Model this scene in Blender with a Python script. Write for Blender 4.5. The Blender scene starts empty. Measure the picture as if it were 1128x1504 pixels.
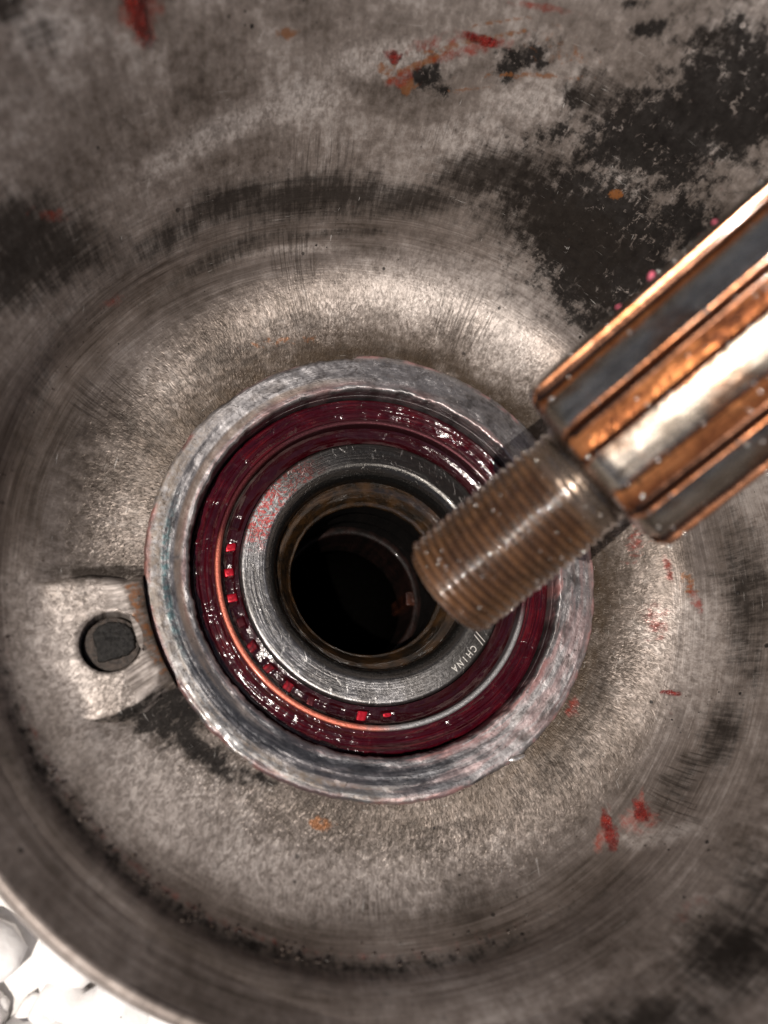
import bpy, math, random
import numpy as np
from mathutils import Vector, Matrix

# ---------------------------------------------------------------- camera, sky, sun
MM = 0.001
scene = bpy.context.scene
COL = scene.collection
F_PX, IMG_W, IMG_H = 1130.0, 1128.0, 1504.0
NADIR = (274.0, 1145.0)          # where the bearing axis vanishes
HUB = (565.0, 820.0)             # where the bearing axis meets the seat plane
HUB_DEPTH = 137.0                # mm


def camera_frame():
    cx, cy = IMG_W / 2, IMG_H / 2
    z = -np.array([(NADIR[0] - cx) / F_PX, -(NADIR[1] - cy) / F_PX, -1.0])
    z /= np.linalg.norm(z)
    x = np.array([1.0, 0, 0])
    x -= x.dot(z) * z
    x /= np.linalg.norm(x)
    y = np.cross(z, x)
    w2c = np.stack([x, y, z], 1)
    p0 = HUB_DEPTH * np.array([(HUB[0] - cx) / F_PX, -(HUB[1] - cy) / F_PX, -1.0])
    return w2c.T, -w2c.T @ p0


ROT, CAM = camera_frame()
cd = bpy.data.cameras.new('camera')
cam = bpy.data.objects.new('camera', cd)
COL.objects.link(cam)
m = Matrix([list(r) for r in ROT]).to_4x4()
m.translation = Vector(CAM * MM)
cam.matrix_world = m
cd.sensor_fit = 'VERTICAL'
cd.sensor_height = 36.0
cd.lens = 36.0 * F_PX / IMG_H
cd.clip_start, cd.clip_end = 0.004, 50.0
cd.dof.use_dof = True
cd.dof.focus_distance = 0.141
cd.dof.aperture_fstop = 11.5
scene.camera = cam

SUN_EL, SUN_AZ = math.radians(69.0), math.radians(219.0)   # azimuth counter-clockwise from +X
sun_dir = Vector((math.cos(SUN_EL) * math.cos(SUN_AZ), math.cos(SUN_EL) * math.sin(SUN_AZ), math.sin(SUN_EL)))
world = bpy.data.worlds.new('World')
scene.world = world
world.use_nodes = True
wt = world.node_tree
sky = wt.nodes.new('ShaderNodeTexSky')
sky.sky_type = 'NISHITA'
sky.sun_disc = False
sky.air_density = 0.8
sky.dust_density = 2.5
sky.sun_elevation = SUN_EL
sky.sun_rotation = math.pi / 2 - SUN_AZ
wt.links.new(sky.outputs[0], wt.nodes['Background'].inputs[0])
wt.nodes['Background'].inputs[1].default_value = 0.05
sl = bpy.data.lights.new('sun', 'SUN')
sl.energy = 5.0
sl.angle = math.radians(0.53)
sl.color = (1.0, 0.935, 0.86)
sun = bpy.data.objects.new('sun', sl)
COL.objects.link(sun)
sun.rotation_euler = (-sun_dir).to_track_quat('-Z', 'Y').to_euler()
scene.view_settings.view_transform = 'Standard'
scene.view_settings.look = 'None'
scene.view_settings.exposure = 0.0
scene.view_settings.gamma = 1.0
scene.render.engine = 'CYCLES'
scene.cycles.sample_clamp_indirect = 6.0
scene.cycles.max_bounces = 5
scene.cycles.diffuse_bounces = 2
scene.cycles.glossy_bounces = 3
scene.cycles.caustics_reflective = False
scene.cycles.use_adaptive_sampling = True
scene.cycles.adaptive_threshold = 0.02

random.seed(7)
rng = np.random.default_rng(7)


# ---------------------------------------------------------------- mesh helpers (all sizes in mm)
def link(name, verts, faces, mat, parent=None, smooth=True, attrs=None):
    me = bpy.data.meshes.new(name)
    v = np.asarray(verts, float) * MM
    if isinstance(faces, np.ndarray):
        nf, k = faces.shape
        me.vertices.add(len(v))
        me.vertices.foreach_set('co', v.ravel())
        me.loops.add(nf * k)
        me.loops.foreach_set('vertex_index', faces.ravel().astype(np.int32))
        me.polygons.add(nf)
        me.polygons.foreach_set('loop_start', np.arange(0, nf * k, k, dtype=np.int32))
        me.update(calc_edges=True)
        me.validate()
    else:
        me.from_pydata([tuple(p) for p in v], [], [list(f) for f in faces])
    if smooth:
        me.polygons.foreach_set('use_smooth', [True] * len(me.polygons))
    for k_, a in (attrs or {}).items():
        at = me.attributes.new(k_, 'FLOAT', 'POINT')
        at.data.foreach_set('value', np.asarray(a, np.float32).ravel())
    me.materials.append(mat)
    o = bpy.data.objects.new(name, me)
    COL.objects.link(o)
    if parent:
        o.parent = parent
        if parent.name in OFFSETS:                       # the part's coordinates are the place's own
            o.matrix_parent_inverse = Matrix.Translation(-OFFSETS[parent.name])
    return o


OFFSETS = {}


def empty(name, loc=(0, 0, 0)):
    o = bpy.data.objects.new(name, None)
    o.empty_display_size = 0.01
    COL.objects.link(o)
    o.location = Vector(loc) * MM
    OFFSETS[o.name] = Vector(loc) * MM
    return o


def tag(o, label=None, cat=None, group=None, kind=None):
    for k_, v in (('label', label), ('category', cat), ('group', group), ('kind', kind)):
        if v:
            o[k_] = v
    return o


def grid_faces(nu, nv, wrap_u=True, flip=False):
    """nu columns round, nv rows; vertex index = row * nu + column"""
    u = np.arange(nu if wrap_u else nu - 1)
    w = np.arange(nv - 1)
    U, W = np.meshgrid(u, w)
    U2 = (U + 1) % nu
    f = np.stack([W * nu + U, W * nu + U2, (W + 1) * nu + U2, (W + 1) * nu + U], -1).reshape(-1, 4)
    return f[:, ::-1].copy() if flip else f


def snoise(x, seed, octaves=3, scale=1.0):
    """cheap periodic 1-D noise of an angle in radians"""
    g = np.random.default_rng(seed)
    out = np.zeros_like(x)
    for k_ in range(octaves):
        for _ in range(4):
            f = max(1, int(scale * 2 ** k_ * g.uniform(0.7, 1.4)))
            out += np.sin(f * x + g.uniform(0, 6.28)) / 2 ** k_ / 4
    return out


def noise2(x, y, seed):
    g = np.random.default_rng(seed)
    out = np.zeros_like(x)
    for k_ in range(4):
        for _ in range(5):
            a = g.uniform(0, 6.28)
            f = 1.9 ** k_ * g.uniform(0.7, 1.3)
            out += np.sin(f * (x * math.cos(a) + y * math.sin(a)) + g.uniform(0, 6.28)) / 1.9 ** k_ / 3
    return out


def refine(prof, step):
    out = [prof[0]]
    for a, b in zip(prof[:-1], prof[1:]):
        n = max(1, int(math.hypot(b[0] - a[0], b[1] - a[1]) / step))
        for i in range(1, n + 1):
            out.append((a[0] + (b[0] - a[0]) * i / n, a[1] + (b[1] - a[1]) * i / n))
    return out


def lathe(name, prof, mat, parent=None, n=256, wobble=None, step=None, flip=False, closed=False):
    """profile of (r, z) from the outside in / top down; wobble(theta, r, z) -> (dr, dz)"""
    if step:
        prof = refine(prof, step)
    if closed:
        prof = list(prof) + [prof[0]]
    P = np.array(prof, float)
    th = np.linspace(0, 2 * np.pi, n, endpoint=False)
    T, R = np.meshgrid(th, P[:, 0])
    _, Z = np.meshgrid(th, P[:, 1])
    if wobble:
        dr, dz = wobble(T, R, Z)
        R = R + dr
        Z = Z + dz
    v = np.stack([R * np.cos(T), R * np.sin(T), Z], -1).reshape(-1, 3)
    return link(name, v, grid_faces(n, len(P), flip=flip), mat, parent)


# ---------------------------------------------------------------- node helpers
class Nodes:
    def __init__(self, name):
        self.mat = bpy.data.materials.new(name)
        self.mat.use_nodes = True
        self.t = self.mat.node_tree
        self.bsdf = self.t.nodes['Principled BSDF']
        self.tc = self.t.nodes.new('ShaderNodeTexCoord')
        self.p = self.vmul(self.tc.outputs['Object'], (1000, 1000, 1000))

    def put(self, sock, v):
        if v is None:
            return
        if hasattr(v, 'is_linked') or isinstance(v, bpy.types.NodeSocket):
            self.t.links.new(v, sock)
        else:
            if sock.type == 'RGBA' and len(v) == 3:
                v = (*v, 1)
            sock.default_value = v

    def m(self, op, a, b=None, c=None, clamp=False):
        n = self.t.nodes.new('ShaderNodeMath')
        n.operation = op
        n.use_clamp = clamp
        for i, v in enumerate((a, b, c)):
            self.put(n.inputs[i], v)
        return n.outputs[0]

    def vm(self, op, a, b=None):
        n = self.t.nodes.new('ShaderNodeVectorMath')
        n.operation = op
        self.put(n.inputs[0], a)
        self.put(n.inputs[1], b)
        return n.outputs['Value' if op in ('LENGTH', 'DOT_PRODUCT', 'DISTANCE') else 'Vector']

    def vmul(self, a, b):
        return self.vm('MULTIPLY', a, b)

    def sep(self, v):
        n = self.t.nodes.new('ShaderNodeSeparateXYZ')
        self.put(n.inputs[0], v)
        return n.outputs

    def comb(self, x, y, z):
        n = self.t.nodes.new('ShaderNodeCombineXYZ')
        for i, v in enumerate((x, y, z)):
            self.put(n.inputs[i], v)
        return n.outputs[0]

    def noise(self, vec, scale=1.0, detail=3.0, rough=0.55, dist=0.0):
        n = self.t.nodes.new('ShaderNodeTexNoise')
        self.put(n.inputs['Vector'], vec)
        n.inputs['Scale'].default_value = scale
        n.inputs['Detail'].default_value = detail
        n.inputs['Roughness'].default_value = rough
        n.inputs['Distortion'].default_value = dist
        return n.outputs[0]

    def voro(self, vec, scale=1.0, feature='F1', rnd=1.0):
        n = self.t.nodes.new('ShaderNodeTexVoronoi')
        n.feature = feature
        self.put(n.inputs['Vector'], vec)
        n.inputs['Scale'].default_value = scale
        n.inputs['Randomness'].default_value = rnd
        return n.outputs

    def smooth(self, v, lo, hi, a=0.0, b=1.0):
        n = self.t.nodes.new('ShaderNodeMapRange')
        n.interpolation_type = 'SMOOTHSTEP'
        self.put(n.inputs[0], v)
        n.inputs[1].default_value, n.inputs[2].default_value = lo, hi
        n.inputs[3].default_value, n.inputs[4].default_value = a, b
        return n.outputs[0]

    def mix(self, f, a, b, blend='MIX'):
        n = self.t.nodes.new('ShaderNodeMix')
        n.data_type = 'RGBA'
        n.blend_type = blend
        self.put(n.inputs[0], f)
        self.put(n.inputs[6], a)
        self.put(n.inputs[7], b)
        return n.outputs[2]

    def mixf(self, f, a, b):
        n = self.t.nodes.new('ShaderNodeMix')
        self.put(n.inputs[0], f)
        self.put(n.inputs[2], a)
        self.put(n.inputs[3], b)
        return n.outputs[0]

    def attr(self, name):
        n = self.t.nodes.new('ShaderNodeAttribute')
        n.attribute_name = name
        return n.outputs['Fac']

    def ramp(self, f, stops):
        n = self.t.nodes.new('ShaderNodeValToRGB')
        self.put(n.inputs[0], f)
        e = n.color_ramp.elements
        while len(e) < len(stops):
            e.new(0.5)
        for el, (pos, c) in zip(e, stops):
            el.position = pos
            el.color = (*c, 1)
        return n.outputs[0]

    def polar(self, base_r, s=None):
        """unit direction * base_r (tangential mm at that radius) and the radius / arc length"""
        x, y, z = self.sep(self.p)[:3]
        flat = self.comb(x, y, 0.0)
        r = self.vm('LENGTH', flat)
        d = self.vm('NORMALIZE', flat)
        self.dir, self.r, self.z = d, r, z
        self.s = s if s is not None else r
        self.base_r = base_r
        return self

    def pv(self, ft, fs):
        """polar texture vector with tangential and radial frequencies per mm"""
        d = self.vmul(self.dir, (self.base_r * ft,) * 3)
        x, y, _ = self.sep(d)[:3]
        return self.comb(x, y, self.m('MULTIPLY', self.s, fs))

    def tangent(self):
        x, y, z = self.sep(self.dir)[:3]
        return self.comb(self.m('MULTIPLY', y, -1.0), x, 0.0)

    def bump(self, h, dist_mm, strength=1.0, normal=None):
        n = self.t.nodes.new('ShaderNodeBump')
        n.inputs['Strength'].default_value = strength
        n.inputs['Distance'].default_value = dist_mm * MM
        self.put(n.inputs['Height'], h)
        self.put(n.inputs['Normal'], normal)
        return n.outputs[0]

    def out(self, **kw):
        names = {'color': 'Base Color', 'metal': 'Metallic', 'rough': 'Roughness', 'normal': 'Normal', 'aniso': 'Anisotropic',
                 'tangent': 'Tangent', 'coat': 'Coat Weight', 'coat_rough': 'Coat Roughness', 'spec': 'Specular IOR Level',
                 'aniso_rot': 'Anisotropic Rotation', 'coat_normal': 'Coat Normal', 'ior': 'IOR', 'sss': 'Subsurface Weight', 'coat_tint': 'Coat Tint'}
        for k_, v in kw.items():
            self.put(self.bsdf.inputs[names[k_]], v)
        return self.mat


# ---------------------------------------------------------------- materials
def mat_cast():
    n = Nodes('cast_metal').polar(50.0)
    s = n.s = n.attr('arc')
    wall = n.smooth(s, 22, 38)
    floor = n.m('SUBTRACT', 1.0, n.smooth(s, 9, 28))
    brush = n.m('MULTIPLY', n.smooth(s, 15, 22), n.m('SUBTRACT', 1.0, n.smooth(s, 33, 46)))
    blotch = n.noise(n.p, 0.055, 4, 0.65)
    fine = n.noise(n.p, 0.6, 3, 0.68)
    streak = n.noise(n.pv(0.05, 1.1), 1.0, 3, 0.68)               # circumferential
    streak2 = n.noise(n.pv(0.12, 3.6), 1.0, 3, 0.6)
    run = n.noise(n.pv(1.3, 0.10), 1.0, 2, 0.65)                  # up the wall
    # leathery cast skin: wrinkles a little longer radially than round
    wp = n.vm('ADD', n.pv(2.3, 1.25), n.vmul(n.p, (0.35, -0.3, 0.1)))
    gvar = n.noise(n.p, 0.07, 2, 0.6)
    grain = n.mixf(n.smooth(gvar, 0.38, 0.62), n.noise(wp, 1.0, 2.0, 0.55, 0.6), n.noise(wp, 0.62, 3.0, 0.62, 1.0))
    grain_c = n.smooth(grain, 0.34, 0.66)
    chat = n.m('MULTIPLY', n.smooth(n.attr('chatter'), 0.1, 0.6), n.smooth(n.noise(n.pv(2.9, 0.12), 1.0, 2, 0.5), 0.50, 0.62))
    # worn colour
    v = n.mixf(wall, n.m('ADD', n.m('MULTIPLY', blotch, 0.55), n.m('MULTIPLY', fine, 0.45)),
               n.m('ADD', n.m('MULTIPLY', blotch, 0.5), n.m('ADD', n.m('MULTIPLY', run, 0.12), n.m('MULTIPLY', fine, 0.38))))
    v = n.mixf(n.m('MULTIPLY', brush, 0.55), v, n.m('ADD', n.m('MULTIPLY', streak, 0.55), n.m('MULTIPLY', blotch, 0.45)))
    v = n.m('ADD', v, n.m('MULTIPLY', n.m('SUBTRACT', n.attr('pale'), 0.12), n.m('MULTIPLY', n.smooth(fine, 0.2, 0.8), 0.28)))
    v = n.m('ADD', n.m('MULTIPLY', n.m('SUBTRACT', v, 0.5), 1.28), 0.5)
    v = n.m('ADD', v, n.m('MULTIPLY', wall, 0.055))
    v = n.m('ADD', v, n.m('MULTIPLY', n.m('SUBTRACT', streak2, 0.5), n.m('ADD', n.m('MULTIPLY', brush, 0.22), 0.04)))
    v = n.m('ADD', v, n.m('MULTIPLY', n.m('SUBTRACT', grain, 0.5), n.mixf(wall, 0.0, 0.16)))
    col = n.ramp(v, [(0.26, (0.035, 0.026, 0.021)), (0.42, (0.140, 0.112, 0.094)), (0.56, (0.27, 0.224, 0.196)), (0.76, (0.60, 0.53, 0.485))])
    # cleaner, matt pinkish-grey skin, with the floor's bright light painted in
    col = n.mix(n.m('MULTIPLY', n.attr('pale'), n.smooth(fine, 0.0, 0.6, 0.45, 1.0)), col, n.mix(grain_c, (0.19, 0.160, 0.142), (0.46, 0.402, 0.368)))
    # dirt settles in the hollows of the skin
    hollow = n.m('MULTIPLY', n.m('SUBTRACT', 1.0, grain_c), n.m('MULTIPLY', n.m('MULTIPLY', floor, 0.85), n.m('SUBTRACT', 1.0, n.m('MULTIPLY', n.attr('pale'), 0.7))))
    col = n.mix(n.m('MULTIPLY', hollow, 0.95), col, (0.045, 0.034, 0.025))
    col = n.mix(n.m('MULTIPLY', chat, 0.5), col, (0.035, 0.026, 0.02))
    # oily brown tide line round the seat
    tx_, ty_, _ = n.sep(n.dir)[:3]
    away = n.smooth(n.m('ADD', n.m('MULTIPLY', tx_, 0.7), n.m('MULTIPLY', ty_, 0.7)), -0.85, 0.1)     # fades out at lower left
    tide = n.m('MULTIPLY', n.m('SUBTRACT', 1.0, n.smooth(s, 3, 12)), n.m('MULTIPLY', away, n.smooth(n.noise(n.pv(0.12, 0.25), 1.0, 2, 0.6), 0.25, 0.55)))
    col = n.mix(n.m('MULTIPLY', tide, 0.8), col, (0.045, 0.028, 0.014))
    # old black paint, sooty dirt and some painted shade
    edge = n.noise(n.p, 0.42, 5, 0.74)
    edge2 = n.noise(n.pv(0.9, 0.35), 1.0, 3, 0.7)
    dk = n.m('ADD', n.attr('dark'), n.m('MULTIPLY', n.m('SUBTRACT', n.m('ADD', n.m('MULTIPLY', edge, 0.65), n.m('MULTIPLY', edge2, 0.35)), 0.5), 2.7))
    dark = n.m('ADD', n.m('MULTIPLY', n.smooth(dk, 0.30, 0.72), 0.55), n.m('MULTIPLY', n.smooth(dk, -0.15, 0.8), 0.45))
    chip = n.smooth(n.noise(n.pv(1.0, 0.55), 1.0, 4, 0.75, 0.8), 0.575, 0.65)
    chip_zone = n.smooth(n.noise(n.p, 0.09, 3, 0.6), 0.40, 0.58)
    dark = n.m('MULTIPLY', dark, n.m('SUBTRACT', 1.0, n.m('MULTIPLY', n.m('MULTIPLY', chip, chip_zone), n.mixf(wall, 0.3, 1.0))))
    col = n.mix(n.m('MULTIPLY', dark, 0.96), col, n.mix(fine, (0.004, 0.0035, 0.0035), (0.016, 0.014, 0.013)))
    wipe = n.noise(n.pv(1.6, 0.14), 1.0, 3, 0.68)
    so = n.m('ADD', n.attr('soot_shade'), n.m('ADD', n.m('MULTIPLY', n.m('SUBTRACT', wipe, 0.5), 0.9), n.m('ADD', n.m('MULTIPLY', n.m('SUBTRACT', streak, 0.5), 0.9), n.m('MULTIPLY', n.m('SUBTRACT', edge, 0.5), 0.7))))
    soot_shade = n.m('MULTIPLY', n.smooth(so, 0.18, 0.95), n.smooth(n.attr('soot_shade'), 0.02, 0.25))
    col = n.mix(n.m('MULTIPLY', soot_shade, 0.9), col, n.mix(fine, (0.010, 0.008, 0.007), (0.030, 0.024, 0.020)))
    # sparse black pits and specks
    vo = n.voro(n.p, 0.30)
    vo2 = n.voro(n.p, 0.75)
    keep = n.smooth(n.noise(n.p, 0.10, 2, 0.5), 0.50, 0.62)
    sz = n.m('MULTIPLY', n.sep(vo[1])[0], 0.13)
    pit = n.m('MULTIPLY', n.m('LESS_THAN', vo[0], sz), keep)
    pit2 = n.m('MULTIPLY', n.m('LESS_THAN', vo2[0], n.m('MULTIPLY', n.sep(vo2[1])[1], 0.15)), keep)
    pit = n.m('MAXIMUM', pit, n.m('MULTIPLY', pit2, 0.8))
    col = n.mix(n.m('MULTIPLY', pit, 0.9), col, (0.014, 0.012, 0.011))
    # rust and red grease
    nb = n.noise(n.p, 0.7, 3, 0.65)
    ru = n.smooth(n.m('ADD', n.attr('rust'), n.m('MULTIPLY', n.m('SUBTRACT', nb, 0.5), 1.8)), 0.42, 0.85)
    col = n.mix(n.m('MULTIPLY', ru, 0.75), col, (0.23, 0.085, 0.025))
    rd = n.smooth(n.m('ADD', n.attr('red'), n.m('MULTIPLY', n.m('SUBTRACT', n.noise(n.pv(0.9, 0.5), 1.0, 3, 0.65), 0.5), 1.6)), 0.28, 0.88)
    col = n.mix(n.m('MULTIPLY', rd, n.smooth(nb, 0.25, 0.7, 0.35, 0.85)), col, n.mix(nb, (0.065, 0.007, 0.005), (0.30, 0.036, 0.018)))
    # bright scratches
    sc1 = n.smooth(n.noise(n.pv(0.35, 5.5), 1.0, 2, 0.5, 0.6), 0.70, 0.74)
    sc2 = n.smooth(n.noise(n.vmul(n.vm('ADD', n.p, n.vmul(n.noise(n.p, 0.05, 1), (6, 6, 6))), (2.2, 0.16, 0.3)), 1.0, 2, 0.5), 0.735, 0.77)
    scz = n.smooth(n.noise(n.p, 0.13, 2, 0.5), 0.48, 0.62)
    scr = n.m('MULTIPLY', n.m('MAXIMUM', n.m('MULTIPLY', sc1, 0.7), sc2), scz)
    col = n.mix(n.m('MULTIPLY', scr, 0.7), col, (0.66, 0.62, 0.58))
    dirty = n.m('MAXIMUM', n.m('MAXIMUM', dark, n.m('MULTIPLY', soot_shade, 0.8)), n.m('MULTIPLY', rd, 0.9))
    metal = n.m('MULTIPLY', n.m('SUBTRACT', 1.0, n.m('MULTIPLY', n.m('MAXIMUM', dirty, n.m('MULTIPLY', n.attr('pale'), 0.85)), 0.9)), n.mixf(hollow, n.mixf(wall, 0.72, 0.40), 0.4))
    rough = n.m('ADD', n.mixf(rd, n.mixf(dark, n.mixf(wall, 0.47, 0.5), 0.62), 0.2), n.m('MULTIPLY', n.m('SUBTRACT', fine, 0.5), 0.3))
    # relief
    h = n.m('MULTIPLY', grain, n.m('ADD', n.m('MULTIPLY', floor, 1.0), 0.16))
    h = n.m('ADD', h, n.m('MULTIPLY', n.m('MULTIPLY', streak2, brush), 0.22))
    h = n.m('ADD', h, n.m('MULTIPLY', n.m('MULTIPLY', n.noise(n.pv(2.0, 0.35), 1.0, 3, 0.6), wall), 0.22))
    h = n.m('ADD', h, n.m('MULTIPLY', n.m('MULTIPLY', n.noise(n.p, 0.9, 2, 0.6), n.attr('dark')), 0.3))
    h = n.m('SUBTRACT', h, n.m('MULTIPLY', chat, 0.3))
    nm = n.bump(h, 0.20)
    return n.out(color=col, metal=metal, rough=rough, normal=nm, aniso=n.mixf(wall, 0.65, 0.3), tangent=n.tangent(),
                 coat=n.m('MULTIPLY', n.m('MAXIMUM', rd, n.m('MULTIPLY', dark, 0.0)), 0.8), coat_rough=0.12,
                 spec=n.mixf(n.m('MAXIMUM', dark, soot_shade), 0.5, 0.05))


def mat_seat():
    """turned and hammered seat ring, bright with grooves, pits and dirt"""
    n = Nodes('turned_seat_metal').polar(37.0)
    r = n.r
    gro = n.noise(n.pv(0.03, 2.4), 1.0, 4, 0.6)
    gro2 = n.noise(n.pv(0.12, 7.0), 1.0, 3, 0.6)
    pat = n.noise(n.p, 0.11, 5, 0.65, 0.5)
    fin = n.noise(n.p, 1.1, 5, 0.68)
    pits = n.m('MULTIPLY', n.smooth(n.noise(n.p, 1.7, 3, 0.6), 0.61, 0.68), n.smooth(pat, 0.42, 0.62))
    v = n.m('ADD', n.m('MULTIPLY', gro, 0.26), n.m('ADD', n.m('MULTIPLY', pat, 0.40), n.m('MULTIPLY', fin, 0.34)))
    col = n.ramp(v, [(0.28, (0.06, 0.053, 0.051)), (0.44, (0.19, 0.178, 0.178)), (0.58, (0.30, 0.286, 0.288)), (0.76, (0.56, 0.535, 0.53))])
    # brown dried oil in the turned groove and on the flank
    band = n.m('MULTIPLY', n.smooth(r, 34.7, 35.2), n.m('SUBTRACT', 1.0, n.smooth(r, 36.0, 36.6)))
    x, y, _ = n.sep(n.dir)[:3]
    left = n.smooth(n.m('SUBTRACT', n.m('MULTIPLY', y, 0.2), x), 0.15, 0.75)
    oil = n.m('MULTIPLY', n.m('MULTIPLY', band, left), n.smooth(pat, 0.3, 0.5))
    flank = n.m('MULTIPLY', n.smooth(r, 37.8, 38.8), n.smooth(n.m('SUBTRACT', n.m('MULTIPLY', y, -0.55), x), 0.2, 0.8))
    col = n.mix(n.m('MULTIPLY', oil, 0.8), col, (0.115, 0.075, 0.05))
    col = n.mix(n.m('MULTIPLY', n.m('MULTIPLY', flank, n.smooth(fin, 0.3, 0.6)), 0.8), col, (0.12, 0.085, 0.055))
    teal_a = n.m('MULTIPLY', n.smooth(n.m('SUBTRACT', n.m('MULTIPLY', y, -0.15), x), 0.90, 1.01), n.m('MULTIPLY', n.smooth(r, 36.7, 37.4), n.m('SUBTRACT', 1.0, n.smooth(r, 38.0, 38.7))))
    col = n.mix(n.m('MULTIPLY', teal_a, n.m('MULTIPLY', n.smooth(fin, 0.38, 0.6), 0.75)), col, (0.06, 0.15, 0.16))
    # smeared red grease film, mainly near the inner edge and at lower right
    lr = n.smooth(n.m('SUBTRACT', n.m('MULTIPLY', x, 0.8), n.m('MULTIPLY', y, 0.6)), 0.1, 0.9)
    film = n.m('MULTIPLY', n.smooth(n.noise(n.pv(0.10, 0.7), 1.0, 5, 0.65), 0.42, 0.60), n.m('ADD', n.m('MULTIPLY', lr, 0.55), n.m('MULTIPLY', n.m('SUBTRACT', 1.0, n.smooth(r, 34.2, 36.0)), 0.8)))
    rimred = n.m('MULTIPLY', n.smooth(r, 39.7, 40.6), n.smooth(n.noise(n.pv(0.16, 0.3), 1.0, 4, 0.6), 0.43, 0.56))
    film = n.m('MAXIMUM', film, n.m('MULTIPLY', rimred, 1.1))
    col = n.mix(n.m('MULTIPLY', film, 0.5, clamp=True), col, (0.24, 0.055, 0.045))
    col = n.mix(n.m('MULTIPLY', pits, 0.75), col, (0.03, 0.024, 0.022))
    grime = n.m('MULTIPLY', n.smooth(n.noise(n.pv(0.22, 0.5), 1.0, 4, 0.65), 0.50, 0.66), 0.6)
    col = n.mix(grime, col, (0.045, 0.036, 0.032))
    # dark carbon streak towards the bottom
    bot = n.m('MULTIPLY', n.smooth(n.m('SUBTRACT', n.m('MULTIPLY', x, -0.35), y), 0.60, 0.95), n.smooth(n.noise(n.pv(0.10, 1.2), 1.0, 5, 0.65), 0.40, 0.55))
    col = n.mix(n.m('MULTIPLY', bot, 0.75), col, (0.035, 0.038, 0.045))
    metal = n.m('SUBTRACT', 0.85, n.m('MULTIPLY', n.m('MAXIMUM', n.m('MAXIMUM', oil, flank), n.m('MULTIPLY', film, 0.8)), 0.65))
    rough = n.m('ADD', 0.38, n.m('MULTIPLY', n.m('SUBTRACT', fin, 0.5), 0.3))
    h = n.m('ADD', n.m('MULTIPLY', gro, 0.18), n.m('ADD', n.m('MULTIPLY', gro2, 0.12), n.m('ADD', n.m('MULTIPLY', fin, 0.75), n.m('MULTIPLY', n.noise(n.p, 0.4, 2, 0.5), 0.9))))
    h = n.m('SUBTRACT', h, n.m('MULTIPLY', pits, 0.5))
    return n.out(color=col, metal=metal, rough=rough, normal=n.bump(h, 0.11), aniso=0.75, tangent=n.tangent(), coat=0.25, coat_rough=0.15)


def mat_red_grease():
    n = Nodes('red_grease').polar(30.0)
    brush = n.noise(n.pv(0.07, 2.6), 1.0, 4, 0.6, 0.5)
    swirl = n.noise(n.p, 0.16, 3, 0.55, 1.2)
    fin = n.noise(n.pv(0.5, 2.0), 1.0, 3, 0.6)
    v = n.m('ADD', n.m('MULTIPLY', brush, 0.6), n.m('MULTIPLY', swirl, 0.4))
    col = n.ramp(v, [(0.30, (0.010, 0.0006, 0.002)), (0.52, (0.030, 0.0012, 0.004)), (0.75, (0.10, 0.006, 0.008))])
    h = n.m('ADD', n.m('MULTIPLY', brush, 0.35), n.m('ADD', n.m('MULTIPLY', swirl, 2.4), n.m('MULTIPLY', fin, 0.2)))
    return n.out(color=col, metal=0.0, rough=0.12, spec=0.45, normal=n.bump(h, 0.26), coat=0.25, coat_rough=0.04)


def mat_cage():
    n = Nodes('grease_soaked_cage').polar(27.0)
    sw = n.noise(n.p, 0.35, 4, 0.6)
    col = n.mix(sw, (0.006, 0.0004, 0.001), (0.030, 0.001, 0.003))
    return n.out(color=col, metal=0.1, rough=0.14, normal=n.bump(n.noise(n.pv(0.4, 0.9), 1.0, 4, 0.6), 0.30), coat=0.6, coat_rough=0.04)


def mat_roller():
    n = Nodes('red_wet_roller')
    sw = n.noise(n.p, 1.2, 3, 0.6)
    info = n.t.nodes.new('ShaderNodeObjectInfo')
    dim = n.smooth(n.m('ADD', info.outputs['Random'], n.m('MULTIPLY', n.m('SUBTRACT', sw, 0.5), 1.2)), 0.1, 0.9)
    col = n.mix(dim, (0.05, 0.001, 0.003), (0.42, 0.004, 0.016))
    return n.out(color=col, metal=0.55, rough=0.32, normal=n.bump(sw, 0.1), coat=0.5, coat_rough=0.05)


def mat_lip():
    n = Nodes('raceway_edge').polar(29.0)
    x, y, _ = n.sep(n.dir)[:3]
    fin = n.noise(n.p, 3.2, 3, 0.65)
    # a film of red grease lies on the lower left of the edge, bare steel at lower right
    k = n.m('ADD', n.m('MULTIPLY', x, -0.92), n.m('MULTIPLY', y, -0.38))
    film = n.smooth(n.m('ADD', k, n.m('MULTIPLY', n.m('SUBTRACT', n.noise(n.pv(0.25, 0.2), 1.0, 3, 0.6), 0.5), 0.5)), 0.20, 0.5)
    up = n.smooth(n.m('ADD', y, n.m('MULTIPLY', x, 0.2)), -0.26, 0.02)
    col = n.mix(fin, (0.14, 0.14, 0.145), (0.40, 0.39, 0.39))
    col = n.mix(n.m('MULTIPLY', film, 0.95), col, n.mix(fin, (0.30, 0.055, 0.03), (0.66, 0.20, 0.13)))
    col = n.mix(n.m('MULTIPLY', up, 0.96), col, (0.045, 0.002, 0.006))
    return n.out(color=col, metal=0.75, rough=n.m('ADD', 0.3, n.m('MULTIPLY', fin, 0.25)), normal=n.bump(fin, 0.10), coat=0.2, coat_rough=0.1)


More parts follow.
